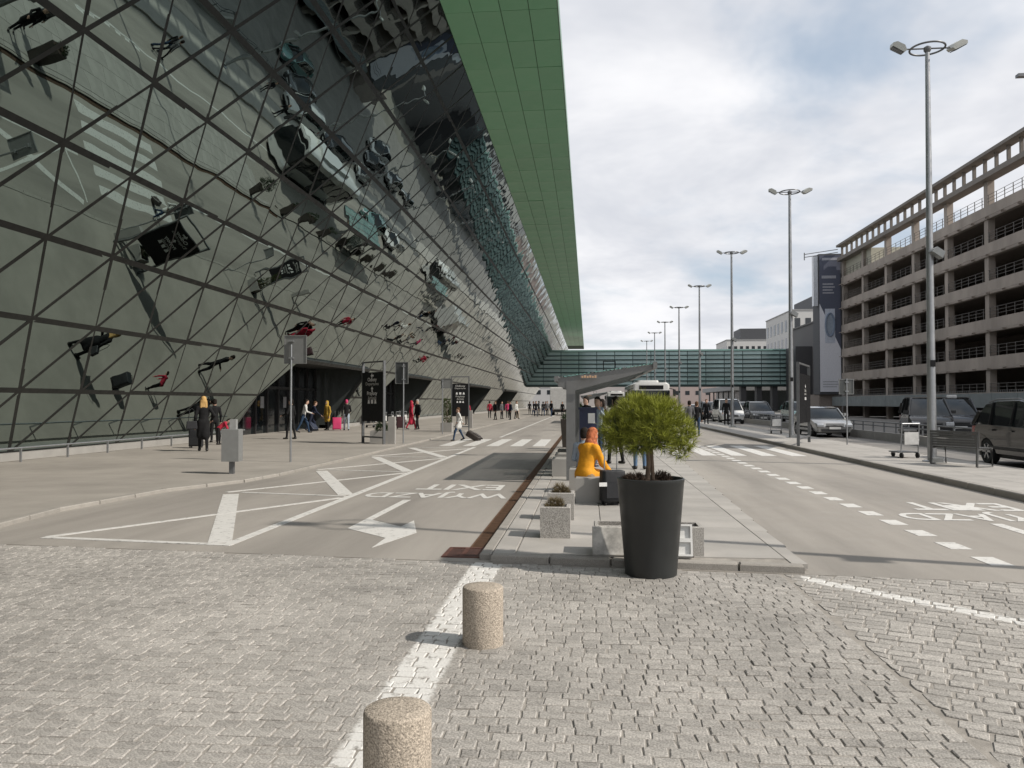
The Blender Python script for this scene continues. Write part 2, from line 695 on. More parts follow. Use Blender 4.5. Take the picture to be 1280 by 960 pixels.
# ---- island between the lanes
IZ = .07
island = struct('island_pavement', sheet([(-1.0, 8.33), (2.0, 8.06), (2.25, 15), (2.42, 22), (2.42, 220), (-1.0, 220)], -.09, IZ - .012), JOINT,
                'raised paved island between the two drop-off lanes', 'pavement')
isl = [MB().cham(-.452, .452, -.494, .494, -.05, .0, .004).mesh('slab', SLAB) for _ in range(1)]
for i in range(40):
    for j in range(3):
        put('slab', isl[0], island, (-.30 + j * .914, 8.87 + i + (.5 if j == 1 else 0), IZ + rnd.uniform(-.002, .002)))
for i in range(42):
    put('edge_slab', MB().cham(-.115, .115, -.494, .494, -.05, 0, .004).mesh('edge_slab', SLAB) if i == 0 else bpy.data.meshes['edge_slab'],
        island, (-.885, 8.84 + i, IZ))
for i in range(42):
    yy = 8.62 + i
    xe = 2.0 + min(1, max(0, (yy - 8.2) / 14)) * .42
    w = xe - 2.0 + .14
    put('edge_slab', MB().cham(0, w, -.494, .494, -.05, 0, .004).mesh('border_slab', SLAB), island, (1.99, yy, IZ - .004))
for i in range(5):
    put('kerb_stone', MB().cham(-.30, .30, -.07, .07, -.1, .004, .012).mesh('front_kerb', KERB), island,
        (-.7 + i * .62, 8.29 - .057 * i, IZ), (0, 0, -.092))
kr = MB().cham(-.06, .06, -.494, .494, -.14, .0, .01).mesh('side_kerb', KERB)
for i in range(44):
    put('kerb_stone', kr, island, (-1.075, 8.85 + i, IZ - .004))

# ---- rusty slot drain along the island
drain = thing('slot_drain', 'rust brown steel grating of the drain running along the island', 'drain', (-1.24, 8.9, 0))
g = MB()
for sx in (-.085, .085):
    g.box(sx - .008, sx + .008, 0, .992, -.06, .010)
for k in range(33):
    g.box(-.078, .078, .010 + k * .03, .022 + k * .03, -.02, .006)
gm = g.mesh('grate', RUST)
for i in range(42):
    put('grate', gm, drain, (0, .12 + i, 0))
MB().box(-.078, .078, .1, 42.1, -.012, .0012).build('channel', DARKHOLE, drain)
c = MB()
for sy in (-.46, .06):
    c.box(-.32, .10, sy, sy + .04, -.05, .012)
for sx in (-.32, .06, -.13):
    c.box(sx, sx + .04, -.42, .06, -.05, .0118)
for k in range(20):
    c.box(-.279 + k * .0174, -.273 + k * .0174, -.42, .06, -.03, .007)
c.build('catch_basin', M('catch_rust', (.12, .055, .042), .7, .3, var=.3, scale=8), drain)
MB().box(-.279, .06, -.42, .06, -.04, .0015).build('basin_floor', DARKHOLE, drain)

# ---- painted markings
def mark(name, pts, parent=road, z=.004, mat=None):
    return MB().prism([(p[0], p[1]) for p in pts], 'z', .0008, z).build(name, mat or PAINT, parent)


def stripe(name, a, b, w, z=.004):
    a, b = Vector((a[0], a[1])), Vector((b[0], b[1]))
    d = (b - a).normalized()
    n = Vector((-d.y, d.x)) * w / 2
    return mark(name, [a - n, b - n, b + n, a + n], z=z)


def zlay(i):
    return .004 + .0011 * i


stripe('lane_line', (-4.16, 8.9), (-4.16, 29.2), .13)
stripe('lane_line', (-4.12, 37.5), (-4.12, 150), .13)
for k in range(4):
    y0 = 4.9 * k
    stripe('hatch_bar', (-6.38, 13.85 + y0), (-4.3, 9.05 + y0), .27, zlay(1))
    stripe('hatch_line', (-6.6, 9.25 + y0), (-4.25, 13.5 + y0), .10, zlay(2))
    stripe('hatch_line', (-6.3, 14.15 + y0), (-4.25, 13.75 + y0), .09, zlay(3))
stripe('hatch_line', (-6.62, 9.22), (-4.1, 8.93), .11, zlay(3))
for x in (-5.4, -4.5, -3.6, -2.7, -1.85):
    stripe('crossing_stripe', (x, 30.0), (x, 35.6), .46)
for x in (2.85, 3.75, 4.65, 5.55, 6.45):
    stripe('crossing_stripe', (x, 25.3), (x, 31), .46, zlay(1))
for k in range(33):
    yy = 8.1 + .9 * k
    stripe('lane_dash', (4.17, yy + .45), (4.17, yy + .9), .23)
stripe('lane_line', (4.3, 33), (4.3, 62), .12)
arrow = [(504.2, 625), (513.4, 625), (465, 650), (501, 658.5), (517.4, 650.8), (520.7, 666), (465, 684.7), (482, 672.7), (434.3, 660.7)]
mark('arrow_marking', [gp(*q) for q in arrow])
stripe('arrow_marking', gp(1245, 655), gp(1330, 681), .16)
p = gp(1204, 635)
mark('paint_patch', [(p.x - .19, p.y - .3), (p.x + .19, p.y - .3), (p.x + .19, p.y + .3), (p.x - .19, p.y + .3)], z=zlay(2))
for txt, cx, cy, w, h in (('WYJAZD', -2.67, 14.12, 2.55, .95), ('EXIT', -2.45, 15.4, 1.62, .95),
                          ('WYJAZD', 5.75, 12.2, 2.5, .95), ('EXIT', 5.82, 13.3, 1.6, .95)):
    me = text_mesh(txt, PAINT, w, h)
    tag(put('lettering', me, road, (cx, cy, .0046), (0, 0, PI)), 'white painted letters %s, upside down from here' % txt)


# ================================================================== TERMINAL WITH LEANING GLASS FACADE
LEAN = math.radians(36)
XB = -16.1
SV, CV = math.sin(LEAN), math.cos(LEAN)
ROW, STEP, V0 = 2.12, 2.5, .30
NROW = 9
ZSOF = 15.3
YA, YE = -14, 206
OPEN = [(34.5, 48.0), (54.0, 68.0), (88.0, 110.0), (128.0, 152.0)]
FGLASS = glass('facade_glass', (.275, .345, .328), .010, .5)
FGLASS2 = glass('facade_glass_far', (.305, .385, .368), .032, .38)


def fp(u, v, n=0.):
    return Vector((XB + v * SV + n * CV, u, v * CV - n * SV))


terminal = thing('terminal_building', 'long airport terminal with outward-leaning dark mirror glass facade of triangular panes', 'building', (XB, 60, 0))
TO = terminal.location


def node_y(j, n):
    return (18.2 if j % 2 == 0 else 16.95) + STEP * n


def tri_mesh(up):
    """triangular pane, local origin at its lower left node; u along Y, v up the slope"""
    h = STEP / 2
    t = [(0, 0), (STEP, 0), (h, ROW)] if up else [(0, ROW), (STEP, ROW), (h, 0)]
    cx, cy = sum(p[0] for p in t) / 3, sum(p[1] for p in t) / 3
    t = [(cx + (a - cx) * .962, cy + (b - cy) * .962) for a, b in t]
    m = MB()
    v = [fp(a, b, n) - Vector((XB, 0, 0)) for n in (-.03, 0) for a, b in t]
    m.add(v, [(0, 1, 2), (3, 4, 5), (0, 1, 4, 3), (1, 2, 5, 4), (2, 0, 3, 5)])
    return m.mesh('pane', FGLASS)


def clip(poly, keep):
    out = []
    for i in range(len(poly)):
        a, b = poly[i], poly[(i + 1) % len(poly)]
        ka, kb = keep(a), keep(b)
        if ka >= 0:
            out.append(a)
        if (ka >= 0) != (kb >= 0):
            t = ka / (ka - kb)
            out.append((a[0] + (b[0] - a[0]) * t, a[1] + (b[1] - a[1]) * t))
    return out


def left_edge(o, v):
    return o[0] + max(0, v - (V0 + ROW)) * .95


TRI = {True: tri_mesh(True), False: tri_mesh(False)}
panes, cut = [], []
farp = MB()
for j in range(NROW):
    vb = V0 + ROW * j
    for n in range(-16, 78):
        for up in (True, False):
            y0 = node_y(j, n) if up else node_y(j + 1, n)
            if y0 < YA or y0 + STEP > YE:
                continue
            hit = None
            if j < 2:
                for o in OPEN:
                    if y0 + STEP > o[0] and y0 < o[1]:
                        hit = o
            if hit:
                tri = [(y0, vb), (y0 + STEP, vb), (y0 + STEP / 2, vb + ROW)] if up else [(y0, vb + ROW), (y0 + STEP, vb + ROW), (y0 + STEP / 2, vb)]
                for keep in (lambda q: left_edge(hit, q[1]) - q[0], lambda q: q[0] - hit[1]):
                    pl = clip(tri, keep)
                    if len(pl) >= 3:
                        k = len(pl)
                        cut.append(MB().add([fp(a, b, 0) for a, b in pl] + [fp(a, b, -.03) for a, b in pl],
                                [tuple(range(k)), tuple(range(k, 2 * k))[::-1]] + [(i, (i + 1) % k, (i + 1) % k + k, i + k) for i in range(k)]))
                continue
            c = fp(y0 + STEP / 2, vb + ROW / 2)
            px, py, w = to_px(c)
            vis = -40 < px < 1300 and -40 < py < 980 and w > 0
            panes.append((-(1 / (w * w * (1 + abs(c.y) * .03))) if vis else 0, y0, vb, up))
panes.sort(key=lambda q: q[0])
r3 = random.Random(11)
for i, (k, y0, vb, up) in enumerate(panes):
    loc = fp(y0, vb) - TO
    if i < 300:
        o = put('pane', TRI[up], terminal, loc)
        o.rotation_euler = (r3.gauss(0, .0010), r3.gauss(0, .0010), r3.gauss(0, .0010))
    else:
        h = STEP / 2
        t = [(0, 0), (STEP, 0), (h, ROW)] if up else [(0, ROW), (STEP, ROW), (h, 0)]
        cx, cy = sum(q[0] for q in t) / 3, sum(q[1] for q in t) / 3
        farp.add([fp(y0 + cx + (a - cx) * .962, vb + cy + (b - cy) * .962, r3.gauss(0, .003)) for a, b in t], [(0, 1, 2)])
tag(farp.build('panes', FGLASS2, terminal, world=True), kind='stuff')
for m_ in cut:
    m_.build('pane', FGLASS, terminal, world=True)

# glazing bars: level rails and two families of diagonals
for j in range(NROW + 1):
    v = V0 + ROW * j
    segs = [(YA, YE)]
    if j < 2:
        segs, a = [], YA
        for o in OPEN:
            segs.append((a, o[0]))
            a = o[1]
        segs.append((a, YE))
    for a, b in segs:
        MB().beam(fp(a, v, -.017), fp(b, v, -.017), .04, .155, up=(SV, 0, CV)).build('rail', MULL, terminal, world=True)
bars = {}


def bar_mesh(sgn, j0):
    if (sgn, j0) not in bars:
        a = fp(sgn * STEP / 2 * j0, V0 + ROW * j0, -.018 + .002 * sgn)
        b = fp(sgn * STEP / 2 * NROW, V0 + ROW * NROW, -.018 + .002 * sgn)
        bars[(sgn, j0)] = MB().beam(a - Vector((XB, 0, 0)), b - Vector((XB, 0, 0)), .11, .04, up=(CV, 0, -SV)).mesh('glazing_bar', MULL)
    return bars[(sgn, j0)]


for n in range(-14, 80):
    for sgn in (1, -1):
        y0 = node_y(0, n)
        yt = y0 + sgn * STEP / 2 * NROW
        if min(y0, yt) < YA or max(y0, yt) > YE:
            continue
        j0 = 0
        for j in (1, 0):
            ym = y0 + sgn * STEP / 2 * (j + .5)
            vm = V0 + ROW * (j + .5)
            if any(left_edge(o, vm) < ym < o[1] for o in OPEN):
                j0 = j + 1
                break
        put('glazing_bar', bar_mesh(sgn, j0), terminal, Vector((XB, y0, 0)) - TO)

# entrances cut into the foot of the facade
DOORF = M('door_frame', (.05, .05, .052), .4, .5, var=.1)
CHEEK = M('cheek_glass', (.06, .068, .066), .12, var=.05, spec=.6)
zt = (V0 + 2 * ROW) * CV
for k, o in enumerate(OPEN):
    e = MB()
    xi = XB - .5
    e.box(xi - .3, xi - .2, o[0], o[1], .05, zt)                       # back glass
    b = e.build('entrance_glazing', DGLASS, terminal, world=True)
    MB().box(xi - .3, XB + .7266 * zt - .02, o[0] + 1, o[1], zt + .02, zt + .2).build('entrance_ceiling', M('dark_soffit', (.02, .02, .02), .6), terminal, world=True)
    MB().prism([(xi - .3, .05), (XB + .05, .05), (XB + .7266 * zt, zt), (xi - .3, zt)], 'y', o[1], o[1] + .12).build('cheek_wall', CHEEK, terminal, world=True)
    MB().prism([(xi - .3, .05), (XB + .05, .05), (XB + .7266 * (V0 + ROW) * CV, (V0 + ROW) * CV), (xi - .3, (V0 + ROW) * CV)], 'y', o[0] - .12, o[0]).build('cheek_wall', CHEEK, terminal, world=True)
    MB().beam(fp(o[1] - .02, .02, .06), fp(o[1] - .02, V0 + 2 * ROW, .06), .2, .16, up=(CV, 0, -SV)).build('entrance_frame', MULL, terminal, world=True)
    MB().beam(fp(left_edge(o, 4.5), V0 + 2 * ROW, .05), fp(o[1], V0 + 2 * ROW, .05), .2, .18, up=(SV, 0, CV)).build('entrance_frame', MULL, terminal, world=True)
    nd = int((o[1] - o[0]) / 1.5)
    for i in range(nd + 1):
        yy = o[0] + (o[1] - o[0]) * i / nd
        MB().box(xi - .2, xi - .08, yy - .05, yy + .05, .05, zt).build('door_post', DOORF, terminal, world=True)
    MB().box(xi - .2, xi - .07, o[0], o[1], 2.35, 2.5).build('door_head', DOORF, terminal, world=True)
    if k < 2:                                                          # leaflets and notices on the doors
        for i in range(3):
            yy = o[0] + 2.2 + i * 3.1
            MB().box(xi - .198, xi - .19, yy, yy + .45, 1.35, 1.95).build('door_notice', M('notice_grey', (.30, .31, .32), .6), terminal, world=True)

# plinth
a = YA
for o in OPEN + [(YE, YE)]:
    MB().box(XB - .4, XB + .42, a, o[0], .0, .26).build('plinth', SMOOTHC, terminal, world=True)
    a = o[1]
# body behind the glass, roof and green soffit
MB().box(XB - 30, XB - 1.2, YA, YE, 0, 15.2).build('hall', M('hall_dark', (.03, .03, .03), .8), terminal, world=True)
XI, XO = XB + ZSOF * math.tan(LEAN), -1.02
MB().box(XB - 30, XO, YA, YE, ZSOF + .03, ZSOF + .55).build('roof', M('roof_metal', (.26, .32, .28), .5, .4), terminal, world=True)
MB().box(XO, XO + .03, YA, YE, ZSOF - .02, ZSOF + .58).build('fascia', M('fascia_green', (.20, .33, .24), .4, .2, var=.06), terminal, world=True)
SOFF = M('soffit_green', (.16, .42, .235), .38, .0, var=.05, scale=.3, island=.05, spec=.5, fine=.02)
soff = MB().box(XI - .3, XO, YA, YE, ZSOF + .012, ZSOF + .03).build('soffit', M('soffit_gap', (.02, .05, .03), .8), terminal, world=True)
pw = (XO - XI) / 4
sp = MB().box(.012, pw - .012, .012, 2.4 - .012, -.02, .010).mesh('soffit_panel', SOFF)
nrow = int((YE - 2) / 2.4)
cnt = 0
rest = MB()
for i in range(nrow):
    for c in range(4):
        x, yy = XI + c * pw, 22.6 + 2.4 * (i - 14)
        if yy + 2.4 > YE or yy < YA:
            continue
        if 14 <= i and cnt < 292:
            put('soffit_panel', sp, soff, Vector((x, yy, ZSOF)) - TO).rotation_euler = (r3.gauss(0, .002), r3.gauss(0, .002), 0)
            cnt += 1
        else:
            rest.box(x + .012, x + pw - .012, yy + .012, yy + 2.388, ZSOF - .02, ZSOF + .010)
tag(rest.build('soffit_panels', SOFF, soff, world=False), kind='stuff')
bpy.context.view_layer.update()
_s = bpy.data.objects['soffit_panels']
_s.location = -TO

# low guard rail in front of the facade
rail = thing('guard_rail', 'low steel guard rail along the foot of the glass facade', 'railing', (-15.15, 21, .05))
for i in range(13):
    MB().box(-.025, .025, -.02, .02, 0, .38).build('post', STEEL, rail, loc=(0, -10.6 + i * 1.95, 0))
MB().tube([(0, -11, .38), (0, 13.2, .38)], .025, 8).build('top_rail', STEEL, rail)

# ================================================================== GLASS FOOTBRIDGE
bridge = thing('glass_footbridge', 'teal glazed footbridge with level bands crossing above the road', 'bridge', (18, 160, 0))
BX0, BX1, BZ0, BZ1 = -12.5, 44.5, 4.75, 12.1
TEAL = M('bridge_glass', (.33, .47, .45), .12, var=.12, scale=.5, spec=.9, island=.12)
TEALD = M('bridge_frame', (.03, .055, .055), .4, .3)
MB().box(BX0, BX1, 160.4, 164, BZ0, BZ0 + .45).build('deck', TEALD, bridge, world=True)
MB().box(BX0, BX1, 160.2, 164.2, BZ1 - .3, BZ1).build('roof', M('bridge_roof', (.22, .36, .33), .4), bridge, world=True)
MB().box(BX0 + .2, BX1, 160.9, 163.8, BZ0 + .45, BZ1 - .3).build('inner_wall', M('bridge_inside', (.04, .10, .10), .5), bridge, world=True)
nb, nr = 16, 8
bw, bh = (BX1 - BX0) / nb, (BZ1 - BZ0 - .6) / nr
pm = MB().box(.05, bw - .05, -.03, .03, .0, bh - .24).mesh('pane', TEAL)
for r in range(nr):
    for c in range(nb):
        x0 = BX0 + c * bw
        z0 = BZ0 + .42 + r * bh
        xf = XB + (z0 + .8) * math.tan(LEAN)
        if x0 + bw < xf:
            continue
        put('pane', pm, bridge, Vector((x0, 160.5, z0)) - bridge.location).rotation_euler = (r3.gauss(-.06, .01), 0, 0)
    MB().box(BX0, BX1, 160.15, 160.42, BZ0 + .24 + r * bh, BZ0 + .37 + r * bh).build('louvre', TEALD, bridge, world=True)
for c in range(nb + 1):
    x0 = BX0 + c * bw
    if x0 < -8:
        continue
    MB().box(x0 - .06, x0 + .06, 160.44, 160.6, BZ0 + .2, BZ1 - .3).build('mullion', TEALD, bridge, world=True)
for x in (30.5, 33.5, 36.5, 40):
    MB().box(x - .5, x + .5, 161, 163, -.05, BZ0).build('pier', M('pier_dark', (.05, .05, .052), .6), bridge, world=True)

# ================================================================== PARKING GARAGE
GX = 30.0
GY1, GY0 = 98.0, 28.5
garage = thing('parking_garage', 'multi-storey brown-grey concrete parking garage with open decks and railings', 'building', (GX, 63, 0))
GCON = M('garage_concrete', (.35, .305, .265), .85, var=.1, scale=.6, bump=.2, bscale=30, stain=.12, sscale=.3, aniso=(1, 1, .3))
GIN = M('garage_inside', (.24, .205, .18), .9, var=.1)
BAY = 6.85
cols = [GY1 - .3 - BAY * i for i in range(11)]
LZ = [1.25, 4.1, 6.93, 9.76, 12.6, 15.43]
for i, z in enumerate(LZ):
    zt_ = z + (1.0 if i else 1.15)
    MB().box(GX - .05, GX + .35, GY0, GY1, z, zt_).build('edge_beam', GCON, garage, world=True)
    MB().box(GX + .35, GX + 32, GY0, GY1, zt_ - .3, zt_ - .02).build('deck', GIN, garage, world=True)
    # little brackets under the edge beam
    br = MB()
    br.box(-.32, -.05, -.06, .06, -.1, .06)
    bm_ = br.mesh('bracket', GCON)
    if i:
        for q in range(31):
            put('bracket', bm_, garage, Vector((GX, GY1 - .9 - q * BAY / 3, z + .12)) - garage.location)
        MB().box(GX - .34, GX - .28, GY0, GY1, z + .10, z + .17).build('ledge_rail', GCON, garage, world=True)
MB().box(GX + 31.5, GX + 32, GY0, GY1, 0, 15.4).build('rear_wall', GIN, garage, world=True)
MB().box(GX + .4, GX + 32, GY1 - .4, GY1, 0, 16.4).build('end_wall', GCON, garage, world=True)
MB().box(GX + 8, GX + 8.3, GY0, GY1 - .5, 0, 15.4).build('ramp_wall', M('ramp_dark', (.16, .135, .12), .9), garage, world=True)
for yy in cols:
    MB().box(GX + .05, GX + .55, yy - .3, yy + .3, -.05, 18.4).build('column', GCON, garage, world=True)
rl = MB()
for z in (.3, .55, .8):
    rl.tube([(0, .32, z), (0, BAY - .32, z)], .02, 6)
for k in range(6):
    rl.box(-.022, .022, .5 + k * 1.17 - .022, .5 + k * 1.17 + .022, 0, .8)
rm = rl.mesh('railing', M('garage_rail', (.13, .12, .11), .6, .2))
for i, z in enumerate(LZ):
    for yy in cols[1:]:
        put('railing', rm, garage, Vector((GX + .0 if i == 0 else GX + .02, yy, z + 1.0)) - garage.location)
# roof frieze: two level beams with a row of posts, sky between
MB().box(GX - .5, GX + .5, GY0, GY1, 18.35, 18.75).build('frieze_beam', M('frieze_concrete', (.20, .18, .16), .8, var=.1, scale=.6), garage, world=True)
MB().box(GX - .6, GX + .35, GY0, GY1, 20.05, 20.3).build('frieze_rail', M('frieze_concrete', (.20, .18, .16), .8), garage, world=True)
FRZ = M('frieze_concrete', (.20, .18, .16), .8, var=.1, scale=.6)
fp_ = MB().box(-.12, .1, -.1, .1, 18.75, 20.05).mesh('frieze_post', FRZ)
for k in range(41):
    put('frieze_post', fp_, garage, Vector((GX, GY1 - .4 - k * BAY / 4, 0)) - garage.location)
MB().box(GX + .35, GX + 4.5, GY1 - 9, GY1, 16.4, 18.3).build('roof_cabin', M('cabin_pale', (.42, .41, .33), .7, var=.1), garage, world=True)
# grey panelled canopy band over the ground floor
BAND = M('canopy_band', (.20, .225, .23), .5, .2, var=.1, scale=.8)
for k in range(20):
    yy = GY1 - 3.425 * (k + 1)
    MB().box(GX - 1.2, GX - 1.05, yy + .02, yy + 3.405, 1.25, 2.3).build('canopy_panel', BAND, garage, world=True)
MB().box(GX - 1.05, GX + .2, GY0, GY1, 2.2, 2.28).build('canopy_roof', BAND, garage, world=True)
sp_ = MB()
for k in range(230):
    yy = GY0 + .15 + k * .3
    sp_.box(GX - 1.13, GX - 1.11, yy - .012, yy + .012, 2.3, 2.52)
tag(sp_.build('spikes', STEEL, garage, world=True), kind='stuff')
lamp_r = MB()
lamp_r.beam((GX + .2, 55.2, 20.3), (GX + .2, 55.2, 22.9), .1, .1)
lamp_r.beam((GX + .2, 55.2, 22.9), (GX - 1.1, 55.0, 23.2), .08, .08)
lamp_r.box(GX - 1.9, GX - 1.1, 54.8, 55.2, 23.0, 23.2)
lamp_r.build('roof_lamp', STEELD, garage, world=True)

# stair tower with the hanging banner
tower = thing('stair_tower', 'narrow dark stair tower at the far end of the garage', 'tower', (28.8, 101, 0))
MB().box(27.5, 30.4, 98.4, 101, 2.6, 19.4).build('shaft', M('tower_grey', (.075, .078, .085), .7, var=.1), tower, world=True)
MB().box(27.6, 30.2, 99, 104, -.05, 2.6).build('base', GIN, tower, world=True)
MB().box(26.95, 27.45, 98.6, 99.3, 13.2, 19.2).build('glass_edge', M('pale_glass', (.55, .58, .62), .2, spec=.7), tower, world=True)
fr = MB()
for z in (19.6, 19.95):
    fr.beam((25.9, 98.6, z - .55), (29.8, 98.6, z), .08, .08)
fr.beam((25.9, 98.6, 18.7), (25.9, 98.6, 19.6), .1, .1)
fr.build('floodlight_arm', STEELD, tower, world=True)
banner = thing('hanging_banner', 'tall hanging banner, slate blue above and white below, with a round emblem', 'banner', (28.8, 98.3, 2.9))
NAVY = M('banner_slate', (.085, .095, .135), .7, var=.06)
BW = M('banner_white', (.70, .71, .76), .7, var=.05)
BG = M('banner_blue', (.20, .25, .33), .6, var=.1)
x0, x1 = 27.55, 29.95
MB().prism([(x0, 13.4), (x1, 8.0), (x1, 19.2), (x0, 19.2)], 'y', 98.28, 98.34).build('upper_field', NAVY, banner, world=True)
MB().prism([(x0, 13.4), (x1, 8.0), (x1, 2.9), (x0, 2.9)], 'y', 98.28, 98.34).build('lower_field', BW, banner, world=True)
MB().box(28.15, 29.3, 98.26, 98.28, 8.7, 12.8).build('picture_field', M('banner_pale', (.50, .54, .62), .7), banner, world=True)
e = MB()
e.tube([(28.72 + .5 * math.cos(t), 98.24, 10.9 + 1.35 * math.sin(t)) for t in [2 * PI * i / 28 for i in range(28)]], .12, 6, closed=True)
e.build('round_emblem', BG, banner, world=True, smooth=40)
MB().lathe([(.44, 0), (.44, .02)], (0, 0, 0), 24, axis='y').xf(Matrix.Translation((28.72, 98.235, 10.9)) @ Matrix.Diagonal((1, 1, 2.8, 1))).build('emblem_face', M('emblem_face', (.28, .33, .40), .5), banner, world=True)
for z, a, b, h in ((16.6, .25, 1.9, .34), (15.75, .35, 1.6, .17), (15.4, .35, 1.75, .17), (15.05, .35, 1.5, .17), (14.7, .35, 1.65, .17), (18.75, .3, 2.2, .3), (4.1, .3, 2.0, .08), (3.8, .3, 2.1, .08), (3.5, .3, 1.9, .08)):
    MB().box(x0 + a, x0 + b, 98.262, 98.28, z - h / 2, z + h / 2).build('print_line', M('print_pale', (.33, .34, .38), .7) if z > 5 else M('print_grey', (.33, .34, .37), .7), banner, world=True)

# ================================================================== FARTHER BUILDINGS
OFF_W = M('office_white', (.55, .545, .53), .7, var=.05)
WIN = M('window_dark', (.03, .035, .04), .1, var=0, spec=.6)


def office(name, label, x0, x1, y0, y1, h, rows, ncol, nside, pent=None, mat=None):
    b = thing(name, label, 'building', ((x0 + x1) / 2, (y0 + y1) / 2, 0))
    MB().box(x0, x1, y0, y1, -.09, h).build('wall', mat or OFF_W, b, world=True)
    MB().box(x0 - .15, x1 + .15, y0 - .15, y1 + .15, h, h + .25).build('roof', M('office_roof', (.3, .3, .3), .7), b, world=True)
    for z, wh in rows:
        for i in range(ncol):
            cx = x0 + (x1 - x0) * (i + .5) / ncol
            w = (x1 - x0) / ncol * .26
            MB().box(cx - w, cx + w, y0 - .05, y0 + .05, z, z + wh).build('window', WIN, b, world=True)
        for i in range(nside):
            cy = y0 + (y1 - y0) * (i + .5) / nside
            w = (y1 - y0) / nside * .24
            MB().box(x0 - .05, x0 + .05, cy - w, cy + w, z, z + wh).build('window', WIN, b, world=True)
    if pent:
        MB().box(*pent, h + .25, h + 4).build('penthouse', M('penthouse_dark', (.07, .072, .078), .6), b, world=True)
    return b


office('office_block', 'taller white office block with tall narrow windows behind the footbridge', 52, 84, 210, 240, 25.2,
       [(20.2, 3.0), (15.6, 2.9), (11, 2.9), (6.4, 2.9)], 12, 7, (58, 80, 213, 232))
office('office_block', 'lower white office block with dark rooftop box behind the footbridge', 45.8, 61, 270, 292, 22.2,
       [(18.0, 2.2), (13.6, 2.2), (9.2, 2.2)], 8, 5, (50.5, 60.5, 272, 284))
dk = thing('grey_block', 'windowless dark grey block where the footbridge lands', 'building', (50, 145, 0))
GB = M('block_grey', (.11, .105, .105), .75, var=.08)
MB().box(41.2, 62, 132, 166, -.09, 16.2).build('wall', GB, dk, world=True)
MB().box(41.0, 62.2, 131.8, 166.2, 16.2, 16.5).build('roof', GB, dk, world=True)
MB().box(38.2, 41.2, 152, 159.2, -.09, 12).build('annex', M('annex_dark', (.045, .045, .048), .5), dk, world=True)
low = thing('low_pavilion', 'low glazed pavilion with projecting flat grey roof beyond the footbridge', 'building', (40, 190, 0))
MB().box(33.5, 48, 180, 215, -.09, 4.2).build('wall', M('pavilion_glass', (.14, .16, .17), .2, spec=.6), low, world=True)
MB().box(30.5, 49, 174, 218, 4.2, 5.2).build('roof', M('pavilion_roof', (.28, .28, .28), .6), low, world=True)
for k in range(6):
    MB().box(31.2, 31.5, 176 + k * 7, 176.3 + k * 7, -.09, 4.2).build('post', STEELD, low, world=True)
# distant low blocks closing the road
for k, (x, yy, w, d, h, lab, col) in enumerate((
        (8, 330, 26, 20, 9, 'pale distant block straight up the road under the footbridge', (.40, .37, .36)),
        (42, 345, 30, 20, 11, 'pinkish distant block up the road left of the lamp posts', (.38, .31, .29)),
        (-24, 320, 30, 20, 8, 'grey distant block seen beneath the left end of the footbridge', (.42, .42, .42)))):
    b = thing('distant_building', lab, 'building', (x, yy, 0))
    MB().box(-w / 2, w / 2, 0, d, -.09, h).build('wall', M('far_wall_%d' % k, col, .8, var=.08), b)
    MB().box(-w / 2 - .3, w / 2 + .3, -.3, d + .3, h, h + .5).build('roof', M('office_roof', (.3, .3, .3), .7), b)
    for i in range(7 if k else 0):
        for z in (4.8,):
            MB().box(-.9, .9, -.06, .05, z, z + 1.7).build('window', WIN, b, loc=(-w / 2 + w * (i + .5) / 7, 0, 0))


# ================================================================== LAMP POSTS
LAMPH = 10.75
lp = thing('lamp_post', 'tall grey lamp post nearest the camera, beside the slatted bench', 'lamp post', (8.82, 21.57, .115), 0, 'tall lamp posts along the far pavement')
MB().lathe([(.24, 0), (.24, .03), (.19, .05)], n=20).build('base_plate', STEEL, lp, 40)
MB().lathe([(.112, .04), (.11, 1.0), (.072, 7.5), (.055, LAMPH - .1)], n=20).build('pole', STEEL, lp, 40)
bx = MB()
bx.box(-.06, .06, -.125, -.10, 2.45, 2.62)
bx.build('number_plate', BLACKP, lp)
ring = MB()
ring.tube([(.42 * math.cos(2 * PI * i / 36), .42 * math.sin(2 * PI * i / 36), LAMPH + .0) for i in range(36)], .026, 8, closed=True)
ring.tube([(-.62, 0, LAMPH), (.62, 0, LAMPH)], .022, 8)
ring.lathe([(.05, LAMPH - .12), (.09, LAMPH - .05), (.09, LAMPH + .03), (.03, LAMPH + .07)], n=14)
ring.build('ring', STEELD, lp, 40)
for s in (-1, 1):
    h = MB()
    h.prism([(-.17, -.035), (.17, -.05), (.2, .02), (.09, .11), (-.12, .11), (-.2, .04)], 'y', -.17, .17)
    h.xf(Matrix.Translation((s * .74, -.02, LAMPH + .02)) @ Matrix.Rotation(s * -.5, 4, 'Y') @ Matrix.Rotation(.22, 4, 'X'))
    hd = h.build('floodlight', M('lamp_housing', (.48, .49, .46), .4, .2, var=.08), lp, 30)
    gl = MB().box(-.155, .155, -.15, .15, -.066, -.046).xf(Matrix.Translation((s * .74, -.02, LAMPH + .02)) @ Matrix.Rotation(s * -.5, 4, 'Y') @ Matrix.Rotation(.22, 4, 'X'))
    gl.build('lens', M('lamp_lens', (.06, .06, .065), .2), hd)
lo = MB()
lo.prism([(-.16, -.05), (.16, -.05), (.12, .12), (-.12, .12)], 'y', -.1, .14)
lo.xf(Matrix.Translation((.1, -.2, 5.35)) @ Matrix.Rotation(.6, 4, 'Y'))
lo.prism([(-.16, -.05), (.16, -.05), (.12, .12), (-.12, .12)], 'y', -.34, -.1)
lo.build('side_spotlight', M('spot_housing', (.25, .26, .26), .4, .3), lp, 30)
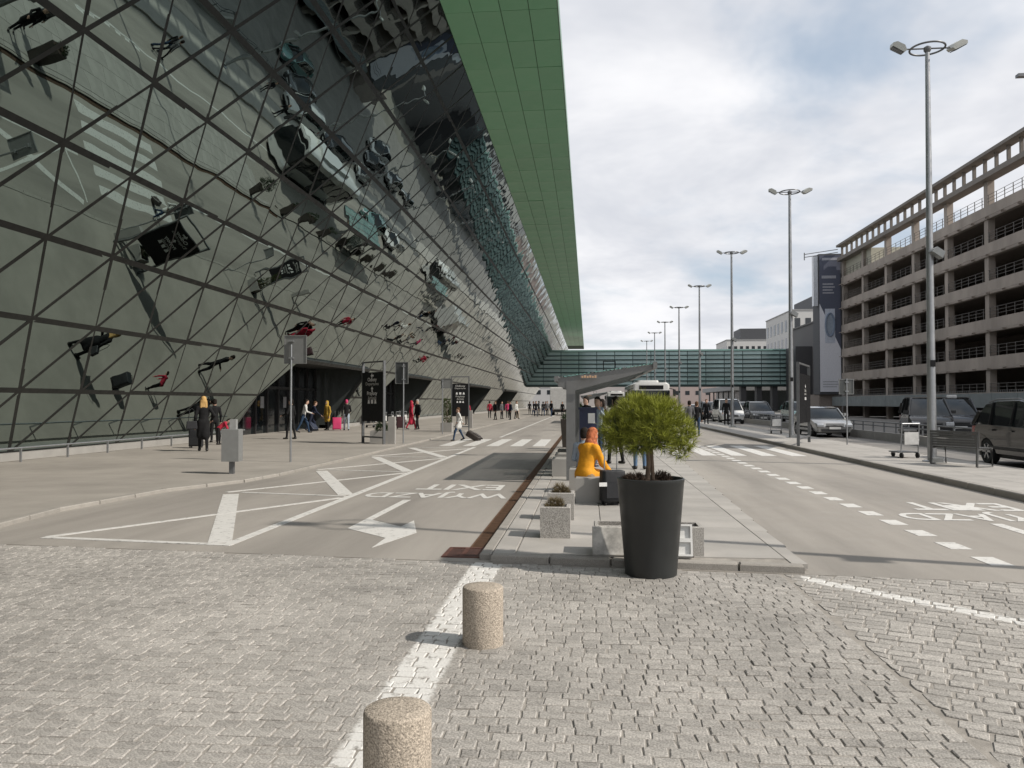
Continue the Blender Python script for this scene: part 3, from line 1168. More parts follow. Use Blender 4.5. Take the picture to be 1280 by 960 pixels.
ORDS = ['first', 'second', 'third', 'fourth', 'fifth', 'sixth', 'seventh', 'eighth']
ordn = ['second', 'third', 'fourth', 'fifth', 'sixth', 'seventh', 'eighth']
dup(lp, (8.82, 7.2, .115), 0, 'lamp post standing out of view at the right, casting a thin shadow over the road')
for k in range(7):
    dup(lp, (8.82, 21.57 + 14.3 * (k + 1), .115), 0, 'grey ring-topped lamp post, %s along the far pavement from the bench' % ordn[k])

# ================================================================== STONE BOLLARDS
bd = thing('bollard', 'round pebbled concrete bollard cut by the bottom edge of the picture', 'bollard', tuple(gp(497, 884, .395).xy) + (-.01,), 0, 'pebbled concrete bollards')
MB().lathe([(.135, -.02), (.139, .02), (.140, .385), (.137, .396), (.130, .402), (.06, .405), (.005, .405)], n=48).build('post', CONC, bd, 60)
dup(bd, (-.72, 5.47, -.01), .8, 'round pebbled concrete bollard standing whole beside the painted white line')
dup(bd, (-7.2, 81.8, .05), 0, 'small far bollard on the forecourt near the footbridge').scale = (1.2, 1.2, 2.2)

# ================================================================== BIG PLANTER WITH PINE
pl = thing('planter', 'tall tapered black planter in front of the shelter', 'planter', (.60, 7.84, -.012))
POT = M('planter_black', (.022, .024, .024), .42, var=.1, scale=3)
MB().lathe([(.235, 0), (.245, .006), (.318, .90), (.322, .905), (.322, .93), (.308, .935), (.302, .93), (.298, .87)], n=64, cap=False).build('pot', POT, pl, 50)
SOIL = M('soil', (.055, .035, .026), .95, var=.3, scale=30, bump=1, bscale=60, fine=.4, fscale=90)
so = MB()
prof = [(.300, .86)] + [(.28 - .05 * i, .873 + .008 * i + .006 * math.sin(i * 2.1)) for i in range(5)] + [(.01, .91)]
so.lathe(prof, n=32, cap=False)
so.build('soil', SOIL, pl, 60)


def clumps(n_, rfun, needle, nn, w, seed, droop=0., up=.4):
    """needle tufts: thin triangles fanning out of points spread through a volume"""
    r = random.Random(seed)
    vs_, fs = [], []
    for _ in range(n_):
        c, out = rfun(r)
        for _k in range(nn):
            d = Vector((r.gauss(0, 1), r.gauss(0, 1), r.gauss(0, 1))).normalized() * .75 + out * .8 + Vector((0, 0, up))
            d.normalize()
            L = needle * r.uniform(.6, 1.15)
            s_ = d.cross(Vector((r.gauss(0, 1), r.gauss(0, 1), r.gauss(0, 1)))).normalized() * w
            b = len(vs_)
            e = c + d * L
            e.z -= droop * L
            vs_ += [c - s_, c + s_, e]
            fs.append((b, b + 1, b + 2))
    return vs_, fs


NEEDLE = M('pine_needle', (.27, .295, .045), .6, var=.35, scale=9, island=.35, spec=.3)
NEEDLE_SHADE = M('pine_needle_shade', (.06, .085, .02), .65, var=.3, scale=9, island=.35, spec=.3)  # shade inside the crown, put into the colour of the inner needles
BARK = M('bark', (.16, .115, .08), .85, var=.3, scale=14, bump=.8, bscale=40)
pine = thing('pine_tree', 'clipped round-headed little pine on a thin stem in the black planter', 'tree', (.57, 7.84, .90))
tr = MB()
tr.tube([(0, 0, 0), (.012, .0, .15), (.008, .01, .30), (.03, .0, .44)], [.026, .022, .02, .016], 10)
tr.tube([(.055, .02, 0), (.045, .02, .2), (.04, .01, .33)], [.02, .017, .015], 8)
lobes = [(-.24, 0, .50, .20), (-.07, .05, .63, .22), (.12, -.03, .60, .22), (.27, .02, .48, .17), (.36, .03, .40, .11), (-.30, .03, .44, .12), (.03, -.12, .50, .17), (.04, .14, .52, .18), (-.13, -.06, .64, .13), (.02, 0, .72, .10), (.20, .06, .64, .12), (.32, -.02, .29, .10), (-.22, .02, .34, .12), (-.10, -.10, .36, .12), (.12, -.12, .38, .11), (-.02, .1, .36, .12), (.4, .0, .33, .06), (-.34, -.03, .36, .08)]
for x, y_, z, r_ in lobes:
    tr.tube([(.03, 0, .36), (.03 + (x - .03) * .5, y_ * .5, .36 + (z - .36) * .6), (x, y_, z)], [.012, .008, .004], 6)
tr.build('trunk', BARK, pine, 60)


def lobefun(lo_, shell):
    wts = [l[3] ** 2.4 for l in lo_]

    def fn(r):
        x, y_, z, R = r.choices(lo_, wts)[0]
        d = Vector((r.gauss(0, 1), r.gauss(0, 1), r.gauss(0, 1))).normalized()
        q = d * (R * (r.uniform(shell, 1.0) ** .5))
        q.z *= .8
        return Vector((x, y_, z)) + q, d
    return fn


mb = MB()
v, f = clumps(1500, lobefun(lobes, .45), .105, 17, .0022, 5, up=.65)
mb.add(v, f, 0)
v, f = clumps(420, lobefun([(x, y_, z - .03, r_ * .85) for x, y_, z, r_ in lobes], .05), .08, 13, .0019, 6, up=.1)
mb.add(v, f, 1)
me = bpy.data.meshes.new('crown')
me.from_pydata(mb.v, [], mb.f)
me.materials.append(NEEDLE)
me.materials.append(NEEDLE_SHADE)
me.polygons.foreach_set('material_index', mb.m)
put('crown', me, pine)

HEATH = M('dry_heath', (.16, .125, .065), .8, var=.35, scale=20, island=.4)
HEATHD = M('dark_heath', (.075, .05, .035), .8, var=.35, scale=20, island=.4)
DARKG = M('dark_leaf', (.03, .055, .018), .6, var=.3, scale=9, island=.4)


def shrub(name, label, loc, rx, rz, mat, n_=160, needle=.06, seed=1, parent=None, w=.003, group=None, hz=None):
    hz = hz or rz

    def fn(r):
        d = Vector((r.gauss(0, 1), r.gauss(0, 1), abs(r.gauss(0, 1)))).normalized()
        k = r.uniform(.2, 1) ** .5
        return Vector((d.x * rx * k, d.y * rx * k, d.z * hz * k)), d
    v, f = clumps(n_, fn, needle, 12, w, seed)
    t = thing(name, label, 'plant', loc, 0, group)
    me = bpy.data.meshes.new('foliage')
    me.from_pydata(v, [], f)
    me.materials.append(mat)
    put('foliage', me, t)
    st = MB()
    for k in range(5):
        st.tube([(0, 0, -.02), (rx * .5 * math.cos(k * 1.3), rx * .5 * math.sin(k * 1.3), hz * .6)], [.006, .003], 5)
    st.build('stems', BARK, t)
    return t


shrub('heath_plant', 'low reddish-brown heath plant left of the pine stem', (.44, 7.76, .865), .12, .10, HEATHD, 150, .05, 3)
shrub('heath_plant', 'small dark heath plant right behind the pine stem', (.72, 7.97, .865), .09, .10, HEATHD, 120, .05, 4)

# ================================================================== CONCRETE TROUGHS AND SEATS ON THE ISLAND
def trough(label, loc, w, d, h, rz=0, wall=.045, mat=TROUGH, soil=True):
    t = thing('concrete_planter', label, 'planter', loc, rz)
    m = MB()
    x, y_ = w / 2, d / 2
    o = [(-x, -y_), (x, -y_), (x, y_), (-x, y_)]
    i_ = [(a - math.copysign(wall, a), b - math.copysign(wall, b)) for a, b in o]
    v = [(*q, 0) for q in o] + [(*q, h - .008) for q in o] + [(q[0] * (1 - .016 / w), q[1] * (1 - .016 / d), h) for q in o] + [(*q, h) for q in i_] + [(*q, h - .09) for q in i_]
    f = [(3, 2, 1, 0)]
    for L in range(4):
        f += [(L * 4 + k, L * 4 + (k + 1) % 4, L * 4 + 4 + (k + 1) % 4, L * 4 + 4 + k) for k in range(4)]
    m.add(v, f)
    m.build('trough', mat, t)
    if soil:
        MB().box(-x + wall, x - wall, -y_ + wall, y_ - wall, .03, h - .075).build('soil', SOIL, t)
    return t


trough('nearer of two small pebbled concrete planters beside the rusty drain', (-.385, 9.53, IZ), .35, .37, .36)
trough('farther of two small pebbled concrete planters beside the rusty drain', (-.37, 10.98, IZ), .36, .36, .36)
shrub('dry_plant', 'dry pale plant in the nearer small concrete planter', (-.40, 9.53, IZ + .29), .13, .14, HEATH, 120, .07, 5)
shrub('dry_plant', 'dry pale plant in the farther small concrete planter', (-.37, 10.98, IZ + .29), .12, .17, HEATH, 120, .07, 6)
trough('long pebbled concrete trough half hidden behind the black planter', (.62, 8.56, IZ), 1.12, .36, .30)
# the white slabs leaning on the trough
MARB = M('stained_white', (.58, .565, .53), .5, var=.14, scale=5, stain=.4, sscale=7)
for x, lab in ((.24, 'stained white square panel leaning on the trough, left of the black planter'), (.90, 'white moulded panel leaning on the trough, right of the black planter')):
    t = thing('white_panel', lab, 'panel', (x, 8.31, IZ))
    m = MB()
    if x < .5:
        m.cham(-.2, .2, -.145, .145, 0, .035, .008)
    else:
        m.box(-.15, .15, -.16, .16, 0, .02)
        for a, b, c_, d_ in ((-.15, .15, -.16, -.14), (-.15, .15, .14, .16), (-.15, -.13, -.14, .14), (.13, .15, -.14, .14), (-.13, .13, -.02, .02)):
            m.box(a, b, c_, d_, .02, .045)
    m.xf(Matrix.Translation((0, 0, .155 if x < .5 else .175)) @ Matrix.Rotation(math.radians(78), 4, 'X'))
    m.build('slab', MARB if x < .5 else WHITE, t)
    MB().box(-.2 if x < .5 else -.14, .2 if x < .5 else .14, -.05, .06, 0, .02).build('foot', SMOOTHC, t)
seat = thing('stone_block', 'grey concrete cube seat under the woman in yellow', 'block', (.14, 12.9, IZ))
MB().cham(-.34, .34, -.28, .28, 0, .40, .012).build('block', SMOOTHC, seat)
seat2 = thing('stone_block', 'grey concrete cube seat under the man behind the woman in yellow', 'block', (-.03, 14.3, IZ))
MB().cham(-.3, .3, -.28, .28, 0, .42, .012).build('block', SMOOTHC, seat2)
for k, yy in enumerate((17.4, 19.0, 20.6)):
    s_ = thing('stone_block', 'low concrete block along the drain under the shelter, %s from the front' % ('first', 'second', 'third')[k], 'block', (-.55, yy, IZ))
    MB().cham(-.22, .22, -.3, .3, 0, .38, .012).build('block', SMOOTHC, s_)

# ================================================================== SMOKING SHELTER
sh = thing('shelter', 'low grey steel shelter with sloping slatted roof on the island', 'shelter', (-.1, 16.2, IZ))
SHG = M('shelter_grey', (.17, .172, .17), .45, .35, var=.06)
SHL = 9.2


def roofz(x):
    return 2.06 + (x + .55) * .145


for yy in (.12, 3.1, 6.1, SHL - .12):
    MB().box(-.34, -.16, yy - .07, yy + .07, 0, 2.02).build('post', SHG, sh)
    MB().prism([(-.5, 1.90), (-.16, 1.82), (1.40, roofz(1.4) - .10), (1.45, roofz(1.45)), (-.55, roofz(-.55))], 'y', yy - .06, yy + .06).build('rafter', SHG, sh)
MB().prism([(-.58, 2.0), (-.50, 2.0), (-.50, roofz(-.5) + .05), (-.58, roofz(-.58) + .05)], 'y', -.02, SHL + .02).build('gutter', SHG, sh)
MB().prism([(1.40, roofz(1.4) - .08), (1.48, roofz(1.4) - .08), (1.48, roofz(1.48) + .04), (1.40, roofz(1.4) + .04)], 'y', -.02, SHL + .02).build('edge_beam', SHG, sh)
RG = M('roof_glass_teal', (.20, .42, .38), .15, var=.05, spec=.6)
m_ = MB().prism([(-.02, -.012), (.02, -.012), (.02, .0), (-.02, .0)], 'y', .05, SHL - .05)
for k in range(24):
    x = -.44 + k * .079
    MB().prism([(x - .024, roofz(x) + .008), (x + .024, roofz(x) + .015), (x + .024, roofz(x) + .03), (x - .024, roofz(x) + .022)], 'y', .02, SHL - .02).build('roof_slat', RG if k % 8 else SHG, sh)
MB().prism([(-.26, .1), (-.24, .1), (-.24, 1.85), (-.26, 1.85)], 'y', 3.2, 6.0).build('side_glass', M('shelter_glass', (.25, .3, .3), .05, trans=.8, var=0), sh)
nb_ = MB().box(-.19, .19, -.30, .30, 0, 1.42)
nbx = thing('notice_board', 'dark blue upright box with a white notice under the shelter', 'board', (.0, 18.0, IZ))
nb_.box(-.21, .21, -.32, .32, 1.42, 1.47)
nb_.build('case', M('navy_box', (.018, .024, .06), .5, var=.1), nbx)
MB().box(.0, .15, -.31, -.302, 1.12, 1.34).build('notice', WSIGN, nbx)
sn = MB().box(-.06, .30, -.10, -.07, roofz(.1) - .10, roofz(.1) - .02)
sn.build('name_strip', SHG, sh)
for k in range(6):
    MB().box(-.03 + k * .052, .008 + k * .052, -.104, -.1005, roofz(.1) - .083, roofz(.1) - .083 + (.05 if k % 2 else .035)).build('lettering', M('orange_print', (.55, .36, .22), .6), sh)
fr = MB()
for a, b, c_, d_ in ((0, .27, 0, .02), (0, .27, .19, .21), (0, .02, .02, .19), (.25, .27, .02, .19)):
    fr.box(.42 + a, .42 + b, 1.0, 1.04, roofz(.6) + .03 + c_, roofz(.6) + .03 + d_)
fr.build('sign_frame', BLACKP, sh)
dup(sh, (0, 62, IZ), 0, 'second low slatted shelter farther up the island')
dup(sh, (0, 98, IZ), 0, 'farthest low slatted shelter up the island near the footbridge')

# slim dark planters farther along the island
sm = thing('planter', 'slim dark square planter on the island just left of the shelter post', 'planter', (-.72, 28.2, IZ))
MB().prism([(-.17, 0), (.17, 0), (.24, .98), (-.24, .98)], 'y', -.22, .22).build('pot', M('planter_brown', (.035, .028, .022), .6, var=.1), sm)
MB().box(-.2, .2, -.2, .2, .96, .985).build('soil', SOIL, sm)
shrub('dark_plant', 'sparse dark plant in the slim planter by the shelter post', (-.72, 28.2, IZ + .96), .2, .25, DARKG, 60, .12, 8, w=.006)
sm2 = dup(sm, (-.72, 47, IZ), 0, 'slim dark square planter on the island far behind the shelter')
shrub('dark_plant', 'round dark shrub in the far slim planter on the island', (-.72, 47, IZ + .96), .42, .85, DARKG, 220, .14, 9, w=.007)
for k, yy in enumerate((52, 56, 60, 64, 68, 72, 76, 80)):
    dup(sm, (-.72, yy, IZ), 0, 'slim dark planter up the island, %s one beyond the round shrub' % ORDS[k], 'slim dark planters up the island')
    shrub('dark_plant', 'dark plant in the %s slim planter beyond the round shrub' % ORDS[k], (-.72, yy, IZ + .96), .3, .45, DARKG, 70, .14, 20 + k, w=.008, group='dark plants up the island')

# ================================================================== FORECOURT FURNITURE
def kiosk(label, a, b, h, lines, base=.05):
    a, b = Vector((*a, 0)), Vector((*b, 0))
    c_ = (a + b) / 2
    d = b - a
    w = d.length
    t = thing('sign_totem', label, 'sign', (c_.x, c_.y, base), math.atan2(d.y, d.x))
    for s_ in (-1, 1):
        MB().box(s_ * w / 2 - .03, s_ * w / 2 + .03, -.05, .05, 0, h).build('post', STEELD, t)
    MB().box(-w / 2 + .03, w / 2 - .03, -.03, .03, h - .06, h - .002).build('top_bar', STEELD, t)
    MB().box(-w / 2 + .03, w / 2 - .03, -.03, .03, .22, .28).build('bottom_bar', STEELD, t)
    pz0, pz1 = h * .27, h * .865
    p_ = MB().box(-w / 2 + .035, w / 2 - .035, -.06, .06, pz0, pz1).build('panel', BLACKP, t)
    for txt, z, hh, ww in lines:
        zz = pz1 - z * (pz1 - pz0)
        if txt in ('<', '^'):
            m = MB()
            s_ = hh
            pts = [(-.5, 0), (0, .45), (0, .15), (.5, .15), (.5, -.15), (0, -.15), (0, -.45)]
            if txt == '^':
                pts = [(b_, -a_) for a_, b_ in pts]
            m.prism([(x * s_, zz + z_ * s_) for x, z_ in pts], 'y', -.066, -.0605)
            m.build('arrow', WSIGN, p_)
        elif txt == 'o':
            for k in range(3):
                x = (k - 1) * hh * 1.6
                m = MB()
                if k == 1:
                    m.box(x - hh / 2, x + hh / 2, -.066, -.0605, zz - hh / 2, zz + hh / 2)
                else:
                    m.prism([(x - hh / 2, zz - hh / 2), (x + hh / 2, zz - hh / 2), (x + hh / 4, zz + hh / 2), (x - hh / 4, zz + hh / 2)], 'y', -.066, -.0605)
                m.build('pictogram', WSIGN, p_)
        else:
            put('lettering', text_mesh(txt, WSIGN if hh > .165 else M('sign_grey', (.42, .42, .40), .6), ww, hh), p_, (0, -.0625, zz), (PI / 2, 0, 0))
    return t


L1 = [('<', .07, .21, 0), ('Odloty', .16, .19, .66), ('Departures', .245, .16, .95), ('^', .345, .21, 0), ('Przyloty', .44, .19, .74), ('Arrivals', .525, .15, .62), ('o', .60, .15, 0)]
kiosk('large black direction totem with white arrows standing at the forecourt edge', (-8.87, 31.0), (-7.75, 29.95), 3.2, L1)
kiosk('smaller distant black direction totem behind the woman in white', (-7.55, 44.0), (-6.6, 44.1), 3.05,
      [('Odloty', .08, .14, .55), ('Departures', .15, .1, .6), ('o', .3, .12, 0), ('Przyloty', .4, .13, .5), ('Arrivals', .47, .1, .4), ('o', .56, .1, 0)])
kiosk('black direction totem between the lamp posts on the far pavement', tuple(gp(998, 558, .115).xy), tuple(gp(1011.5, 553, .115).xy), 2.95, [('<', .25, .16, 0), ('Odloty', .34, .14, .5), ('Departures', .41, .1, .55), ('o', .5, .1, 0)], .115)


def road_sign(label, loc, hp, w, h, zc, r=.03, dx=.0, mat=None, rz=0):
    t = thing('road_sign', label, 'sign', loc, rz)
    MB().tube([(0, 0, 0), (0, 0, hp)], r, 12).build('pole', STEEL, t, 40)
    p_ = MB().cham(-w / 2, w / 2, -h / 2, h / 2, 0, .02, .004).xf(Matrix.Translation((dx, .07, zc)) @ Matrix.Rotation(PI / 2, 4, 'X')).build('plate', mat or SIGNBACK, t)
    rim = MB()
    for s_ in (-1, 1):
        rim.box(dx + s_ * (w / 2) - .012, dx + s_ * (w / 2) + .012, .03, .052, zc - h / 2, zc + h / 2)
        rim.box(dx - w / 2 + .012, dx + w / 2 - .012, .03, .052, zc + s_ * (h / 2 - .01) - .012, zc + s_ * (h / 2 - .01) + .012)
    rim.build('rim', SIGNBACK, p_)
    for z in (zc - .3 * h, zc + .3 * h):
        MB().box(-.06, .06, -.04, .05, z - .02, z + .02).build('clamp', STEEL, t)
    return t


road_sign('grey back of a road sign on a slim pole in front of the first entrance', (-7.93, 20.8, .05), 3.15, .6, .76, 3.02, .028, .10)
road_sign('dark grey back of a road sign right of the large totem', (-7.15, 30.6, .05), 3.1, .5, .85, 2.75, .028, -.08, M('sign_back_dark', (.07, .075, .075), .5, .2))
road_sign('slim pole with small grey sign left of the columnar conifer', (-7.28, 39.7, .05), 2.75, .55, .5, 2.55, .03, .2)
road_sign('slim sign pole with a grey plate on the far pavement near the silver car', (9.3, 29.9, .115), 2.4, .5, .55, 2.1, .025, 0, M('sign_back_mid', (.13, .135, .13), .5, .2))

# grey litter bin on one leg
bn = thing('litter_bin', 'grey metal box bin on a single leg at the forecourt edge', 'bin', (-7.95, 17.3, .05), .1)
MB().box(-.05, .05, -.05, .05, 0, .3).build('leg', STEELD, bn)
MB().cham(-.19, .19, -.15, .15, .28, 1.0, .012).build('box', M('bin_grey', (.27, .275, .27), .45, .35, var=.06), bn)
MB().cham(-.07, .07, -.12, .0, 1.0, 1.22, .006).xf(Matrix.Translation((.05, 0, 0))).build('ashtray', M('bin_pale', (.38, .385, .38), .45, .3), bn)

for lab, x, yy, w, h in (('grey concrete pillar right beside the large totem', -7.5, 30.2, .20, 1.05), ('grey concrete pillar behind the woman in white', -7.3, 49.4, .2, 1.1)):
    t = thing('concrete_pillar', lab, 'pillar', (x, yy, .05))
    MB().cham(-w / 2 - .03, w / 2 + .03, -w / 2, w / 2, 0, h, .012).build('block', SMOOTHC, t)
trough('pale concrete planter with a dark bush behind the large totem', (-8.15, 30.95, .05), .75, .5, .48, .1, mat=SMOOTHC)
shrub('dark_bush', 'small dark bush in the planter behind the large totem', (-8.1, 30.95, .45), .28, .5, DARKG, 170, .12, 12, w=.007)
trough('pale concrete planter under the columnar conifer', (-7.6, 42.8, .05), .62, .6, .5, mat=SMOOTHC)


def cone(r):
    z = r.uniform(0, 1.35)
    a = r.uniform(0, 2 * PI)
    k = .26 * (1 - .35 * z / 1.35) * r.uniform(.5, 1)
    return Vector((k * math.cos(a), k * math.sin(a), z)), Vector((math.cos(a), math.sin(a), .2))


cn = thing('conifer', 'narrow columnar green conifer in a concrete planter beside the smaller totem', 'tree', (-7.6, 42.8, .5))
v, f = clumps(420, cone, .10, 12, .006, 15)
me = bpy.data.meshes.new('crown')
me.from_pydata(v, [], f)
me.materials.append(M('conifer_leaf', (.06, .085, .02), .6, var=.3, scale=9, island=.4))
put('crown', me, cn)
MB().tube([(0, 0, -.1), (0, 0, 1.3)], [.03, .01], 8).build('trunk', BARK, cn)

# bench and luggage trolleys on the far pavement
bench = thing('bench', 'grey slatted metal bench facing away beside the nearest lamp post', 'bench', (9.0, 20.35, .115), math.radians(-62))
BST = M('bench_steel', (.12, .12, .118), .5, .4, var=.1)
for s_ in (-.62, .62):
    MB().tube([(s_, -.28, .02), (s_, -.25, .78)], .028, 8).build('leg', BST, bench, 40)
    MB().tube([(s_, -.25, .42), (s_, .22, .44), (s_, .24, .02), (s_, -.26, .02)], .024, 8).build('leg', BST, bench, 40)
for k in range(7):
    MB().box(-.66, .66, -.24 + k * .066, -.19 + k * .066, .45, .47).build('seat_slat', BST, bench)
for k in range(6):
    MB().box(-.66, .66, -.262, -.245, .48 + k * .062, .535 + k * .062).build('back_slat', BST, bench)


def trolley(label, loc, rz, copy=None):
    if copy:
        return dup(copy, loc, rz, label)
    t = thing('luggage_trolley', label, 'trolley', loc, rz, 'luggage trolleys')
    for x, y_ in ((-.24, -.3), (.24, -.3), (0, .42)):
        MB().lathe([(.07, -.02), (.08, -.015), (.08, .015), (.07, .02)], (x, y_, .08), 14, axis='x').build('wheel', RUBBER, t, 40)
    f_ = MB()
    for s_ in (-1, 1):
        f_.tube([(s_ * .05, .42, .14), (s_ * .26, -.3, .16), (s_ * .26, -.36, .95)], .018, 8)
    f_.tube([(-.26, -.36, .95), (.26, -.36, .95)], .02, 8)
    f_.tube([(-.26, -.34, .5), (.26, -.34, .5)], .015, 8)
    f_.build('frame', STEEL, t, 40)
    MB().box(-.22, .22, -.28, .3, .15, .18).build('tray', STEELD, t)
    MB().box(-.21, .21, -.40, -.37, .38, .72).build('front_plate', M('trolley_plate', (.55, .55, .54), .5), t)
    MB().box(-.2, .2, -.34, -.1, .74, .8).build('basket', STEELD, t)
    return t


tro = trolley('luggage trolley standing alone left of the nearest lamp post', (8.7, 23.2, .115), .25)
for k in range(6):
    trolley('luggage trolley parked along the facade past the first entrance, %s of six from the front' % ORDS[k], (-13.6 + .1 * k, 49.6 + 1.5 * k, .05), 1.2 + .2 * (k % 3), tro)
trolley('luggage trolley far along the pavement left of the totem', (9.1, 40.4, .115), .1, tro)

# railing on a low wall between the service lanes
fence = thing('railing_wall', 'grey steel railing on a low concrete wall between the service lanes', 'railing', (12.75, 45, 0))
for k in range(16):
    MB().box(-.11, .11, .01, 3.99, -.09, .36).build('wall_block', SMOOTHC, fence, loc=(0, -36 + k * 4, 0))
pm_ = MB().box(-.025, .025, -.025, .025, .36, .78).mesh('post', STEELD)
for k in range(48):
    put('post', pm_, fence, (0, -35.6 + k * 1.33, 0))
for z in (.78, .62):
    MB().tube([(0, -36, z), (0, 28, z)], .026, 8).build('rail', STEELD, fence)


# ================================================================== VEHICLES
def arch(cy, r, n=9):
    return [(cy + r * math.cos(t), .30 + r * math.sin(t)) for t in [PI * i / (n - 1) for i in range(n)]]


KINDS = {
    # lower silhouette from rear bumper over the belt to the nose; greenhouse; wheel centres; wheel radius; half width
    'suv': dict(low=[(-2.28, .34), (-2.33, .62), (-2.30, .92), (-2.24, 1.06), (-1.2, 1.06), (.2, 1.03), (1.02, 1.0), (1.75, .93), (2.14, .80), (2.29, .62), (2.27, .34)],
                top=[(-2.22, 1.04), (-2.02, 1.40), (-1.78, 1.60), (-1.2, 1.68), (-.2, 1.70), (.25, 1.64), (1.08, .99)], wy=(-1.38, 1.42), wr=.345, hw=.92),
    'sedan': dict(low=[(-2.25, .30), (-2.30, .55), (-2.27, .86), (-2.1, .98), (-1.5, .96), (.2, .90), (.95, .88), (1.7, .80), (2.12, .68), (2.26, .50), (2.22, .26)],
                  top=[(-1.75, .95), (-1.15, 1.34), (-.6, 1.44), (.0, 1.43), (.35, 1.36), (1.05, .86)], wy=(-1.32, 1.36), wr=.32, hw=.88),
    'van': dict(low=[(-2.45, .36), (-2.50, .65), (-2.49, 1.02), (-2.47, 1.12), (-1.2, 1.12), (.6, 1.10), (1.55, 1.06), (2.0, .96), (2.36, .80), (2.48, .60), (2.46, .34)],
                top=[(-2.46, 1.10), (-2.42, 1.62), (-2.3, 1.84), (-1.6, 1.90), (.3, 1.90), (.7, 1.84), (1.62, 1.04)], wy=(-1.55, 1.6), wr=.34, hw=.95),
}
HEADL = M('headlight', (.62, .64, .66), .12, .2, var=.05, coat=.5)
TAILL = M('taillight', (.25, .012, .012), .2, coat=.5, var=.05)
RIM = M('alloy_rim', (.42, .43, .44), .3, .85, var=.05)
PLATE = M('number_plate', (.62, .62, .60), .5, var=.05)
TRIM = M('black_trim', (.02, .02, .02), .5, var=.05)
WGLASS = M('car_glass', (.012, .015, .016), .05, var=0, spec=.5)


def shell(sil, hw, fw, mats, name, parent, inset=.07, smooth=35):
    """silhouette pushed across the width, narrowing with height and rounded off at the sides"""
    cy = sum(p[0] for p in sil) / len(sil)
    cz = sum(p[1] for p in sil) / len(sil)
    m = MB()
    n = len(sil)
    colsx = [(-1, .975), (-(1 - inset), 1), (0, 1.006), (1 - inset, 1), (1, .975)]
    v = []
    for k, sc in colsx:
        for y_, z in sil:
            yy, zz = cy + (y_ - cy) * (sc if abs(k) == 1 else 1), cz + (z - cz) * (sc if abs(k) == 1 else 1)
            ends = min(1, max(0, (abs(yy) - 1.75) / .6))
            v.append((k * hw * fw(zz) * (1 - .12 * ends * ends), yy + (-.07 if yy > 1.8 else .05 if yy < -1.9 else 0) * k * k, zz))
    f = [tuple(range(n)), tuple(range(4 * n, 5 * n))[::-1]]
    for c_ in range(4):
        for i in range(n):
            j = (i + 1) % n
            f.append((c_ * n + i, c_ * n + j, (c_ + 1) * n + j, (c_ + 1) * n + i))
    m.add(v, f)
    return m.build(name, mats, parent, smooth)


